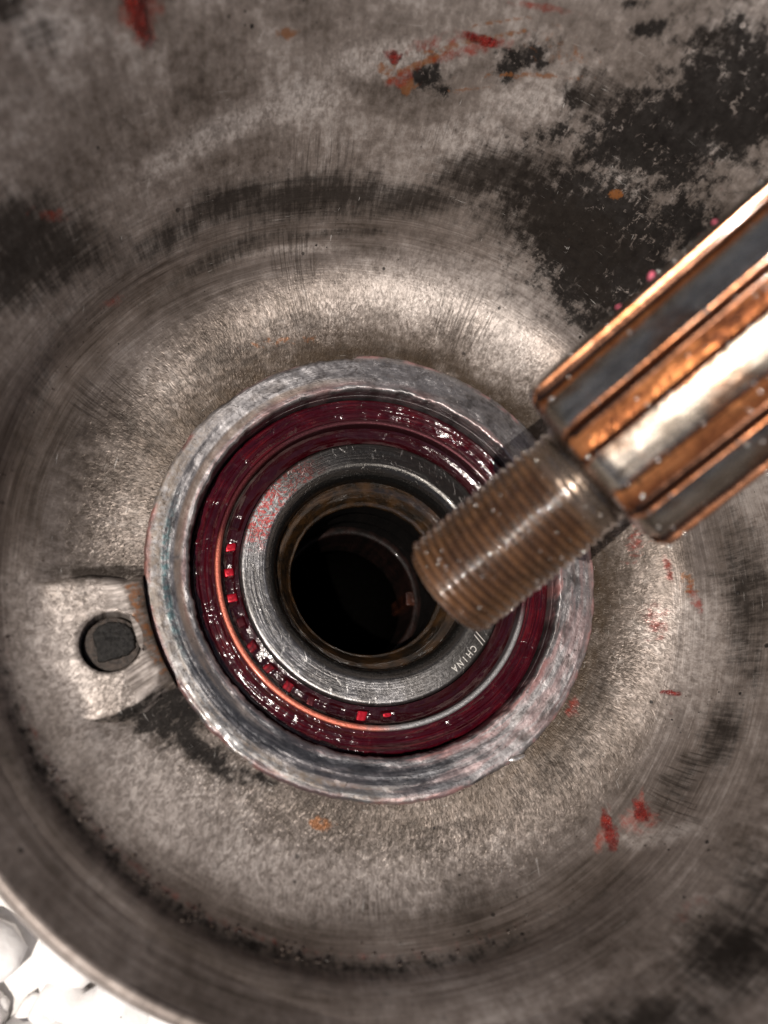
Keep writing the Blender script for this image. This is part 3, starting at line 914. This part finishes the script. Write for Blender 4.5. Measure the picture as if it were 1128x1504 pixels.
# raised pad with the pin recess: loft from the hole edge to the pad outline, then down its flanks
outline = np.array([(-55.6, -8.9), (-48.8, -7.5), (-45.0, -7.6), (-43.3, -8.1), (-42.6, -9.5), (-41.7, -12.2), (-39.7, -17.0), (-36.6, -21.6), (-36.9, -23.1), (-39.2, -25.7),
                    (-42.5, -27.5), (-46.0, -28.4), (-50.0, -28.0), (-56.0, -24.0), (-60.3, -16.0), (-59.6, -9.4)])
cl = np.vstack([outline, outline[:1]])
seg = np.concatenate([[0], np.cumsum(np.hypot(*np.diff(cl, axis=0).T))])
NPAD = 240
tt = np.linspace(0, seg[-1], NPAD, endpoint=False)
ol = np.stack([np.interp(tt, seg, cl[:, 0]), np.interp(tt, seg, cl[:, 1])], -1)
for _ in range(3):
    ol = (np.roll(ol, 1, 0) + 2 * ol + np.roll(ol, -1, 0)) / 4
ang = np.arctan2(ol[:, 1] - PIN[1], ol[:, 0] - PIN[0])
HOLE_R = 4.75
hole = np.stack([PIN[0] + HOLE_R * np.cos(ang), PIN[1] + HOLE_R * np.sin(ang)], -1)
nrm = np.stack([np.roll(ol, 1, 0)[:, 1] - np.roll(ol, -1, 0)[:, 1], np.roll(ol, -1, 0)[:, 0] - np.roll(ol, 1, 0)[:, 0]], -1)
nrm /= np.linalg.norm(nrm, axis=1)[:, None]
if ((nrm * (ol - np.array(PIN))).sum(1)).mean() < 0:
    nrm = -nrm
rowsP = []
PAD_Z = 2.0


def bowl_z(r):
    return np.interp(r, FP[:, 0], FP[:, 1])


def pad_z(xy):
    """flat pad that runs out tangentially into the wall fillet"""
    rr = np.hypot(xy[:, 0], xy[:, 1])
    q = np.clip((-xy[:, 0] - 42) / 12, 0, 1) * np.clip((-20 - xy[:, 1]) / 9, 0, 1)
    a = PAD_Z + 0.10 * noise2(xy[:, 0] / 3, xy[:, 1] / 3, 31) - 4.5 * q
    b = bowl_z(rr) + 0.03
    k_ = 1.6
    top = np.maximum(a, b)
    return top + np.log(np.exp((a - top) * k_) + np.exp((b - top) * k_)) / k_ - 0.12


hz = pad_z(hole)
rowsP.append(np.column_stack([PIN[0] + (HOLE_R - 0.10) * np.cos(ang), PIN[1] + (HOLE_R - 0.10) * np.sin(ang), hz * 0 - 4.5]))
rowsP.append(np.column_stack([PIN[0] + (HOLE_R - 0.05) * np.cos(ang), PIN[1] + (HOLE_R - 0.05) * np.sin(ang), hz - 0.5]))
rowsP.append(np.column_stack([hole, hz - 0.12]))
NLOFT = 26
for i in range(1, NLOFT + 1):
    q = i / NLOFT
    xy = hole + (ol - nrm * 0.5 - hole) * q + (0.15 * (1 - q)) * np.stack([np.cos(ang), np.sin(ang)], -1) * (i < 3)
    rowsP.append(np.column_stack([xy, pad_z(xy)]))
inward = ((ol / np.linalg.norm(ol, axis=1)[:, None]) * nrm).sum(1)      # -1 where the flank faces the seat
face_in = np.clip(-inward - 0.55, 0, 0.4) / 0.4
for dx, dz in ((0.1, -0.06), (0.55, -0.28), (1.1, -0.8), (1.6, -1.6), (2.2, -2.7), (3.0, -5.5)):
    xy = ol + nrm * (dx * (0.8 + 1.4 * face_in))[:, None]
    rad = np.hypot(xy[:, 0], xy[:, 1])
    xy = xy * (np.maximum(rad, 41.15) / rad)[:, None]                    # the flank stops at the seat
    rowsP.append(np.column_stack([xy, pad_z(ol) + dz * (1 - 0.62 * face_in)]))
rowsP[-1][:, 2] = -5.0
VP_ = np.concatenate(rowsP)
rP = np.hypot(VP_[:, 0], VP_[:, 1])
arcP = np.interp(rP, FP[:, 0], FS)
tP = np.arctan2(VP_[:, 1], VP_[:, 0])
attP = {'arc': np.maximum(arcP, 9.0)}
for k_, rows in STAINS_AND_SHADING.items():
    attP[k_] = paint(tP, arcP, rP, rows) * (1.0 if k_ != 'dark' else 0.0)
flank = np.concatenate([np.zeros(NPAD * (3 + NLOFT))] + [face_in * 0.55] * 6)
attP['rust'] = np.maximum(attP['rust'], flank)
attP['pale'] = np.maximum(attP['pale'], 0.6 * (flank == 0) * np.clip((55 - rP) / 6, 0, 1))
deg_pad = np.degrees(np.arctan2(nrm[:, 1], nrm[:, 0]))
south = np.clip(-nrm[:, 1], 0, 1) * np.clip(1 - face_in, 0, 1)
attP['dark'] = np.concatenate([np.zeros(NPAD * (3 + NLOFT + 1))] + [south * 0.7] * 5)
link('pin_boss', VP_, grid_faces(NPAD, len(rowsP), flip=False), M['cast'], housing, attrs=attP)

# ---------------------------------------------------------------- broken pin in the recess
pin = empty('broken_pin', (PIN[0], PIN[1], -5.0))
tag(pin, 'sooty black broken pin stub sunk in the round recess beside the bearing seat', 'pin')
nr, na = 26, 72
aa = np.linspace(0, 2 * np.pi, na, endpoint=False)
rr = np.concatenate([np.linspace(0.02, 4.1, nr), [4.25, 4.32, 4.32]])
A2, R2p = np.meshgrid(aa, rr)
px, py = R2p * np.cos(A2), R2p * np.sin(A2)
zz = -0.75 + 0.07 * noise2(px * 1.2, py * 1.2, 41)
zz[-3] -= 0.10; zz[-2] -= 0.5; zz[-1] = -6.0
link('stub', np.stack([px, py, zz + 0], -1).reshape(-1, 3) + np.array([PIN[0], PIN[1], 0.0]), grid_faces(na, len(rr), flip=True), M['stub'], pin)
# the proud broken-off half on top of the stub
poly = [(-2.9, 0.4), (-3.1, 1.4), (-2.3, 2.7), (-0.8, 3.5), (1.0, 3.4), (2.6, 2.7), (3.4, 1.2), (3.5, -0.6), (2.6, -1.6), (1.0, -2.3), (-0.4, -2.7), (-1.7, -3.0), (-2.0, -1.9), (-2.3, -0.6)]
pp = np.array(poly)
cp = np.vstack([pp, pp[:1]])
sg = np.concatenate([[0], np.cumsum(np.hypot(*np.diff(cp, axis=0).T))])
t2 = np.linspace(0, sg[-1], 84, endpoint=False)
po = np.stack([np.interp(t2, sg, cp[:, 0]), np.interp(t2, sg, cp[:, 1])], -1) + 0.05 * rng.normal(size=(84, 2))
rws = []
for q, z_ in ((1.03, -1.1), (1.0, -0.2), (0.97, 0.02), (0.9, 0.10), (0.7, 0.18), (0.4, 0.22), (0.02, 0.24)):
    xy = po * q
    rws.append(np.column_stack([xy, z_ + 0.09 * noise2(xy[:, 0] * 1.3, xy[:, 1] * 1.3, 43) * (q < 1.0) + 0 * xy[:, 0]]))
link('broken_face', np.concatenate(rws) + np.array([PIN[0], PIN[1], 0.0]), grid_faces(84, len(rws)), M['pin'], pin)

# ---------------------------------------------------------------- the bearing
bearing = empty('roller_bearing', (0, 0, -13.0))
tag(bearing, 'steel roller bearing smeared with dark red grease, seated in the housing', 'bearing')
outer = lathe('outer_ring', [(33.55, -13.0), (33.55, -5.6), (33.2, -5.1), (29.6, -5.0), (29.45, -5.0), (29.4, -5.4), (29.2, -13.0)], M['grease'], bearing, 360,
              lambda T, R, Z: (0 * T, (Z > -5.3) * 0.09 * noise2(R * 2.2, T * 5, 51)), step=0.25, flip=True)
lathe('raceway_edge', [(29.5, -5.4), (29.42, -4.9), (29.2, -4.72), (28.75, -4.72), (28.45, -4.9), (28.4, -5.6), (28.3, -9.5)], M['lip'], bearing, 360, step=0.12, flip=True)
# a roll of grease lying on the outer ring
lathe('grease_roll', [(33.65, -5.6), (33.5, -4.75), (33.0, -4.45), (32.4, -4.55), (31.9, -4.85), (31.4, -4.92), (30.9, -4.75), (30.4, -4.80), (29.9, -5.05), (29.6, -5.3)], M['grease'], bearing, 480,
      lambda T, R, Z: (0.10 * snoise(T, 61, 3, 5), 0.22 * noise2(R * 1.6 + 0.7 * np.sin(3 * T), T * 9, 52) + 0.07 * snoise(T, 63, 3, 30) + 0.20 * np.exp(-((R - 31.3 - 0.25 * np.sin(2 * T + 1)) / 0.10) ** 2) + 0.14 * np.exp(-((R - 32.5 - 0.2 * np.sin(3 * T)) / 0.08) ** 2) * (np.sin(2 * T) > -0.3)), step=0.14, flip=True)
cage = lathe('cage', [(28.35, -6.6), (27.9, -7.0), (27.2, -7.3), (26.4, -7.35), (25.7, -7.1), (25.2, -6.9)], M['cage'], bearing, 480,
             lambda T, R, Z: (0 * T, 0.14 * noise2(R * 1.2, T * 9, 53) - 0.25 * (np.cos(T - math.radians(222)) > 0.5) * (np.abs(((T * 36 / (2 * np.pi)) % 1) - 0.5) < 0.24) * ((R > 26.0) & (R < 27.7))), step=0.15, flip=True)
# rollers peeping through the grease-filled cage windows
bw, bh = 0.85, 0.70
th_b = np.linspace(0, 2 * np.pi, 16, endpoint=False)
sup = lambda t: (np.sign(np.cos(t)) * np.abs(np.cos(t)) ** 0.28, np.sign(np.sin(t)) * np.abs(np.sin(t)) ** 0.28)
cx_, sy_ = sup(th_b)
rrows = []
for q, z_ in ((1.0, -0.7), (1.0, 0.02), (0.95, 0.08), (0.6, 0.10), (0.02, 0.11)):
    rrows.append(np.column_stack([cx_ * bw * q, sy_ * bh * q, np.full(16, z_)]))
roller0 = link('roller', np.concatenate(rrows), grid_faces(16, len(rrows)), M['roller'], bearing)
for i in (17, 18, 19, 20, 21, 22, 23, 24, 26, 27):
    a = 2 * math.pi * (i + 0.5) / 36
    o = roller0 if i == 17 else roller0.copy()
    if i > 17:
        COL.objects.link(o)
        o.parent = bearing
    buried = 0.04 + 0.14 * min(1.0, max(0.0, (abs((math.degrees(a) - 218 + 180) % 360 - 180) - 22) / 40)) + 0.10 * rng.random()
    o.location = (Vector((26.85 * math.cos(a), 26.85 * math.sin(a), -7.40 - buried)) - Vector((0, 0, -13.0))) * MM
    o.rotation_euler = (0, 0, a + rng.normal(0, 0.12))
    k_ = rng.uniform(0.8, 1.25)
    o.scale = (k_ * rng.uniform(0.85, 1.2), k_, 1)
    o.matrix_parent_inverse = Matrix.Identity(4)
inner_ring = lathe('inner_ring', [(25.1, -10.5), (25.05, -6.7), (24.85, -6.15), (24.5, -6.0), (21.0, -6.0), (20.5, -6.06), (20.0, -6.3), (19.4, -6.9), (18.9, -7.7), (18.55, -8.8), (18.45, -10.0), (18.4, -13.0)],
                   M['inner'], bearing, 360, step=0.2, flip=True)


def lettering(word, r_mid, a_start, size, mat, z, step_deg, parent, name='lettering'):
    """letters struck into the ring face, reading clockwise with their tops outward; one mesh"""
    vs, fs, b = [], [], 0
    for i, ch in enumerate(word):
        cu = bpy.data.curves.new('t', 'FONT')
        cu.body = ch
        cu.size = size
        cu.align_x = 'CENTER'
        cu.offset = 0.008 * size
        cu.extrude = 0.02
        ob = bpy.data.objects.new('t', cu)
        COL.objects.link(ob)
        bpy.context.view_layer.update()
        me = ob.to_mesh()
        a = math.radians(a_start - i * step_deg)
        for p in me.vertices:
            tx, ty = p.co.x * 0.82, p.co.y - 0.35 * size
            # tangential clockwise = (sin a, -cos a); radial = (cos a, sin a)
            q = r_mid + ty
            vs.append((q * math.cos(a) + tx * math.sin(a), q * math.sin(a) - tx * math.cos(a), z + p.co.z))
        for f in me.polygons:
            fs.append([b + k_ for k_ in f.vertices])
        b += len(me.vertices)
        ob.to_mesh_clear()
        bpy.data.objects.remove(ob)
        bpy.data.curves.remove(cu)
    return link(name, vs, fs, mat, parent, smooth=False)


lettering('CHINA', 23.35, -38.2, 1.75, M['letter'], -5.985, 3.25, inner_ring)
lettering('CF', 23.4, 135.6, 1.75, M['letter_dark'], -5.985, 4.4, inner_ring)
for k_, a in enumerate((-31.6, -33.4)):
    ar = math.radians(a)
    c0 = np.array([math.cos(ar), math.sin(ar)]); t0 = np.array([math.sin(ar), -math.cos(ar)])
    p1, p2 = 22.0 * c0 - 0.35 * t0, 24.4 * c0 + 0.35 * t0
    w_ = 0.07 * t0
    q = [p1 - w_, p1 + w_, p2 + w_, p2 - w_]
    vv = [(x_, y_, z_) for z_ in (-6.02, -5.965) for x_, y_ in q]
    link('struck_mark', vv, [(4, 5, 6, 7), (0, 1, 5, 4), (1, 2, 6, 5), (2, 3, 7, 6), (3, 0, 4, 7)], M['letter'], inner_ring, smooth=False)

# ---------------------------------------------------------------- sleeve inside the bearing and the splined collar below it
sleeve = empty('spacer_sleeve', (0, 0, -34.0))
tag(sleeve, 'oily brown spacer sleeve lining the bore inside the bearing', 'sleeve')
lathe('funnel_lip', [(18.42, -10.6), (17.9, -11.2), (17.0, -11.9), (16.2, -13.0), (15.5, -14.2), (14.95, -14.6), (14.85, -15.0)], M['sleeve'], sleeve, 240,
      lambda T, R, Z: (0.08 * snoise(T, 71, 4, 8) * (R < 17.9), 0.08 * noise2(R * 1.5, T * 6, 72)), step=0.2, flip=True)
lathe('bore_wall', [(14.85, -15.0), (14.95, -19.0), (15.25, -19.6), (15.3, -26.0), (15.7, -27.0), (15.8, -31.0), (16.2, -33.5)], M['bore'], sleeve, 160,
      lambda T, R, Z: (0.05 * snoise(T, 73, 3, 10), 0 * T), step=0.4, flip=True)
collar = empty('splined_collar', (0, 0, -88.0))
tag(collar, 'dark oily collar with square inner splines deep inside the bore', 'collar')
lathe('collar_ring', [(16.3, -32.3), (15.2, -32.0), (14.5, -32.1), (14.3, -32.6), (14.2, -45.0), (15.8, -46.0)], M['collar'], collar, 160, step=0.3, flip=True)
lathe('dark_bore_end', [(15.9, -44.0), (15.8, -46.0), (15.8, -88.0), (0.05, -88.3)], M['void'], collar, 96, flip=True)  # added to close the bore; its darkness is in the colour
# one spline tooth: a chunky inward key with a rounded nose
ty_ = np.array([-1.55, -1.5, -1.3, 1.3, 1.5, 1.55])
prof_x = np.array([14.45, 13.0, 12.6, 12.6, 13.0, 14.45])
rows_t = []
for q, z_ in ((0.86, -31.85), (0.97, -31.95), (1.0, -32.3), (1.0, -44.5)):
    xx = 14.45 - (14.45 - prof_x) * q
    rows_t.append(np.column_stack([xx, ty_ * q, np.full(6, z_)]))
vt = np.concatenate(rows_t)
ft = [tuple(range(5, -1, -1))]
for w_ in range(3):
    for u_ in range(5):
        ft.append((w_ * 6 + u_, w_ * 6 + u_ + 1, (w_ + 1) * 6 + u_ + 1, (w_ + 1) * 6 + u_))
tooth0 = link('spline_tooth', vt, ft, M['tooth'], collar, smooth=False)
for i in range(10):
    o = tooth0 if i == 0 else tooth0.copy()
    if i:
        COL.objects.link(o)
        o.parent = collar
    o.rotation_euler = (0, 0, math.radians(2 + 36 * i))

# ---------------------------------------------------------------- the splined shaft with its threaded end
TIP = np.array([2.02, -12.07, 26.72])
AX = np.array([0.603, 0.521, 0.605])
AX /= np.linalg.norm(AX)
shaft = bpy.data.objects.new('splined_shaft', None)
shaft.empty_display_size = 0.01
COL.objects.link(shaft)
# turn the shaft about its own axis so that one land faces a little below the viewer
side = np.cross(AX, TIP + AX * 40 - CAM)
side *= -np.sign(side[0]) / np.linalg.norm(side)
front = np.cross(AX, side)
front *= np.sign(front.dot(CAM - TIP))
face_dir = math.cos(math.radians(96)) * side + math.sin(math.radians(96)) * front
shaft.matrix_world = Matrix.Translation(Vector(TIP * MM)) @ Matrix((Vector(face_dir), Vector(np.cross(AX, face_dir)), Vector(AX))).transposed().to_4x4()
tag(shaft, 'oily steel splined shaft with copper brown grooves and a threaded tip over the bearing', 'shaft')
PITCH, T_LEN, T_R = 1.22, 22.8, 8.0
nz, na = int(T_LEN / PITCH * 8), 120
zs = np.linspace(0.0, T_LEN, nz)
at_ = np.linspace(0, 2 * np.pi, na, endpoint=False)
A2, Z2t = np.meshgrid(at_, zs)
ph = (Z2t / PITCH - A2 / (2 * np.pi)) % 1.0
tri = 1 - np.abs(ph * 2 - 1)
prof_t = np.clip(tri * 1.25, 0, 1)
cham = np.clip((1.4 - Z2t) / 1.4, 0, 1) * 1.35 + np.clip((0.35 - Z2t) / 0.35, 0, 1) * 0.35
fade = np.clip((T_LEN - Z2t) / 1.5, 0, 1)
fill = 0.55 + 0.45 * np.clip(noise2(A2 * 2.5, Z2t / 3, 81) * 0.6 + 0.5, 0, 1)      # grease packs the roots unevenly
Rt = T_R - 0.70 * (1 - prof_t * fade) * fill - cham
# two handling dents
for (a_d, z_d) in ((-1.9, 2.2), (0.3, 1.8)):
    Rt -= 0.5 * np.exp(-(((A2 - a_d + np.pi) % (2 * np.pi) - np.pi) * 8 / 0.8) ** 2 - ((Z2t - z_d) / 0.6) ** 2)
vth = np.stack([Rt * np.cos(A2), Rt * np.sin(A2), Z2t], -1).reshape(-1, 3)
vth = np.vstack([np.stack([np.array([0.02] * na) * np.cos(at_), np.array([0.02] * na) * np.sin(at_), np.full(na, 0.05)], -1), vth])
groove = np.concatenate([np.zeros(na), np.clip((0.45 - prof_t) / 0.35, 0, 1).ravel() * np.clip(fade, 0, 1).ravel()])
link('threaded_end', vth, grid_faces(na, nz + 1), M['thread'], shaft, attrs={'groove': groove})
lathe('neck', [(7.5, 22.6), (7.6, 23.0), (7.75, 23.3), (7.55, 23.6), (7.5, 23.9), (7.8, 24.2), (7.85, 24.6), (7.5, 24.9), (7.45, 25.2), (7.7, 25.6), (8.6, 25.9), (11.3, 26.2), (12.0, 26.7)], M['thread'], shaft, 120, step=0.2)
ROOT_R, TOP_R, S_LEN, S0 = 12.35, 13.9, 112.0, 26.2
lathe('spline_root', [(11.0, S0 - 0.05), (11.9, S0 + 0.4), (ROOT_R, S0 + 1.1), (ROOT_R, S0 + S_LEN), (2.0, S0 + S_LEN)], M['valley'], shaft, 160, step=1.5)
# one raised land, bevelled on its edges and its end
half = math.radians(11.0)
sect = [(-half - 0.075, ROOT_R - 0.05, 1.0), (-half - 0.05, ROOT_R + 0.05, 1.0), (-half - 0.022, ROOT_R + 0.28, 1.0), (-half - 0.006, ROOT_R + 0.85, 1.0), (-half + 0.003, TOP_R - 0.16, 0.9), (-half + 0.012, TOP_R - 0.03, 0.9)]
sect += [(-half + 0.025 + (2 * half - 0.05) * i / 8, TOP_R, 0.5 if i in (0, 8) else 0.1) for i in range(9)]
sect += [(-a_, r_, e_) for a_, r_, e_ in sect[5::-1]]
stations = [(S0 + 0.05, 0.15), (S0 + 0.35, 0.55), (S0 + 1.4, 0.93), (S0 + 1.8, 1.0)] + list(np.linspace(S0 + 3, S0 + S_LEN, 30))
rows_l, edge_l, flank_l = [], [], []
for st_ in stations:
    z_, q = st_ if isinstance(st_, tuple) else (st_, 1.0)
    for a_, r_, e_ in sect:
        rq = (ROOT_R - 0.25) + (r_ - ROOT_R + 0.25) * q if q < 1 else r_
        if q < 1:
            rq -= (1 - q) * 0.9
        rows_l.append((rq * math.cos(a_), rq * math.sin(a_), z_))
        edge_l.append(max(e_, 1 - q))
        flank_l.append(1.0 if r_ < ROOT_R + 0.9 else 0.0)
land0 = link('spline_land', rows_l, grid_faces(len(sect), len(stations), wrap_u=False), M['land'], shaft, attrs={'edge': np.array(edge_l), 'flank': np.array(flank_l)})
for i in range(9):
    o = land0 if i == 0 else land0.copy()
    if i:
        COL.objects.link(o)
        o.parent = shaft
    o.rotation_euler = (0, 0, math.radians(40 * i))

# bright metal beads added to the shaft to give glints
hv, hf = blob(8, 6, 5, 0.05)
bv, bf, b = [], [], 0
for i in range(620):
    on_thread = i < 130
    a = rng.uniform(0, 2 * np.pi)
    z_ = rng.uniform(1.2, 26.0) if on_thread else S0 + 1 + 50 * rng.random() ** 1.1
    d45 = (math.degrees(a) + 20) % 40 - 20
    if on_thread:
        r_ = T_R - 0.12
    else:
        r_ = TOP_R if abs(d45) < 10.6 else ROOT_R
        if abs(d45) < 9 and rng.random() < 0.75:
            a += math.radians((10.3 if d45 > 0 else -10.3) - d45)
            r_ = TOP_R - 0.1
    sz = rng.uniform(0.07, 0.24) * (1.0 if on_thread else 1.25)
    p = np.array([r_ * math.cos(a), r_ * math.sin(a), z_])
    bv.append(hv * sz + p)
    bf.append(hf + b)
    b += len(hv)
tag(link('glint_beads', np.concatenate(bv), np.concatenate(bf), M['oil'], shaft), kind='stuff')

# pink flecks of grease on the shaft's upper flank
for z_, sz in ((48.0, 0.46), (57.5, 0.36), (42.5, 0.32)):
    pc = TIP + AX * z_
    nn = np.cross(AX, pc - CAM)
    nn /= np.linalg.norm(nn)
    if nn[0] > 0:
        nn = -nn
    v, f = blob(18, 12, int(z_), 0.42)
    loc = shaft.matrix_world.inverted() @ Vector((pc + nn * (TOP_R + 0.15)) * MM)
    o = link('grease_fleck', v * sz, f, M['pink'], shaft)
    o.location = loc


# ---------------------------------------------------------------- smears of red grease on the casting
def smear(label, t0, s0, w_mm, l_mm, lean, height, seed, group='red grease smears on the casting'):
    nu, nv = 30, 40
    u = np.linspace(-1, 1, nu)
    w = np.linspace(-1, 1, nv)
    U, W = np.meshgrid(u, w)
    taper = np.sqrt(np.clip(1 - W ** 2, 0, 1)) * (0.75 + 0.25 * W) * (1 + 0.16 * noise2(W * 4, W * 0 + seed, seed))
    tx = U * w_mm * taper + 0.10 * w_mm * noise2(W * 3, U, seed + 1) + lean * W * l_mm
    sy = s0 + W * l_mm
    r_, z_ = surf_rz(sy)
    th = math.radians(t0) + tx / r_
    e = 0.02
    r2, z2 = surf_rz(sy + e)
    n_r, n_z = -(z2 - z_) / e, (r2 - r_) / e
    k_ = np.hypot(n_r, n_z)
    ridge = 0.65 + 0.35 * noise2(U * 5 + W, W * 2.5, seed + 2)
    h = 0.03 + height * (1 - np.abs(U) ** 2.2) * np.sqrt(np.clip(1 - W ** 2, 0, 1)) * ridge
    r_ = r_ + n_r / k_ * h
    z_ = z_ + n_z / k_ * h
    v = np.stack([r_ * np.cos(th), r_ * np.sin(th), z_], -1)
    c = np.array([v[..., 0].mean(), v[..., 1].mean(), v[..., 2].min()])
    thick = (1 - np.abs(U) ** 2.0) * np.sqrt(np.clip(1 - W ** 2, 0, 1))
    o = link('grease_smear', (v - c).reshape(-1, 3), grid_faces(nu, nv, wrap_u=False, flip=True), M['smear'], attrs={'thick': thick})
    o.location = Vector(c) * MM
    return tag(o, label, 'grease', group)


smear('long narrow red grease smear on the floor right of the bearing seat', -50.3, 21.75, 2.4, 3.2, -0.70, 0.16, 3)
smear('short thin red grease streak beside the long narrow smear on the floor', -44.4, 23.6, 2.6, 2.3, -0.45, 0.12, 5)
smear('broad dark red grease drip high on the far wall at top left', 127.6, 71.5, 3.6, 6.0, 0.05, 0.25, 7)
smear('thin red grease streak on the far wall beside the black paint spots', 86.0, 65.6, 5.5, 0.9, 0.0, 0.12, 9)
smear('tiny orange red grease dab left of a black spot on the far wall', 96.5, 60.6, 2.4, 1.2, 0.4, 0.12, 11)
smear('small red grease speck on the floor near the splined end of the shaft', -23.0, 20.0, 0.9, 2.0, 0.2, 0.12, 13)

# a burr of torn metal on the seat's outer edge
v, f = blob(20, 12, 9, 0.22)
burr = link('metal_burr', v * np.array([1.5, 0.55, 0.45]), f, M['chip'])
ab = math.radians(-55.5)
burr.location = Vector((40.9 * math.cos(ab), 40.9 * math.sin(ab), 0.05)) * MM
burr.rotation_euler = (0, 0, ab + 1.2)
tag(burr, 'small bright torn metal burr on the outer edge of the bearing seat', 'burr')

# grit gathered at the foot of the near wall and scattered on the floor
gv, gf, b = [], [], 0
for i in range(520):
    if i < 130:
        a = math.radians(rng.normal(238, 26))
        s_ = rng.normal(26.3, 1.3)
        sz = rng.uniform(0.08, 0.36)
    elif i < 420:
        a = rng.uniform(0, 2 * np.pi)
        s_ = rng.uniform(4, 30)
        sz = rng.uniform(0.05, 0.16)
    else:
        a = rng.uniform(0, 2 * np.pi)
        s_ = rng.normal(3.4, 0.25)
        sz = rng.uniform(0.08, 0.22)
    r_, z_ = surf_rz(s_)
    v, f = blob(7, 5, int(rng.integers(0, 30)), 0.25)
    gv.append(v * sz * np.array([1, rng.uniform(0.5, 1), 0.6]) + np.array([r_ * math.cos(a), r_ * math.sin(a), float(z_) + 0.05]))
    gf.append(f + b)
    b += len(v)
tag(link('dirt_grit', np.concatenate(gv), np.concatenate(gf), M['grit']), 'oily dirt grit gathered along the foot of the housing wall', 'grit', kind='stuff')
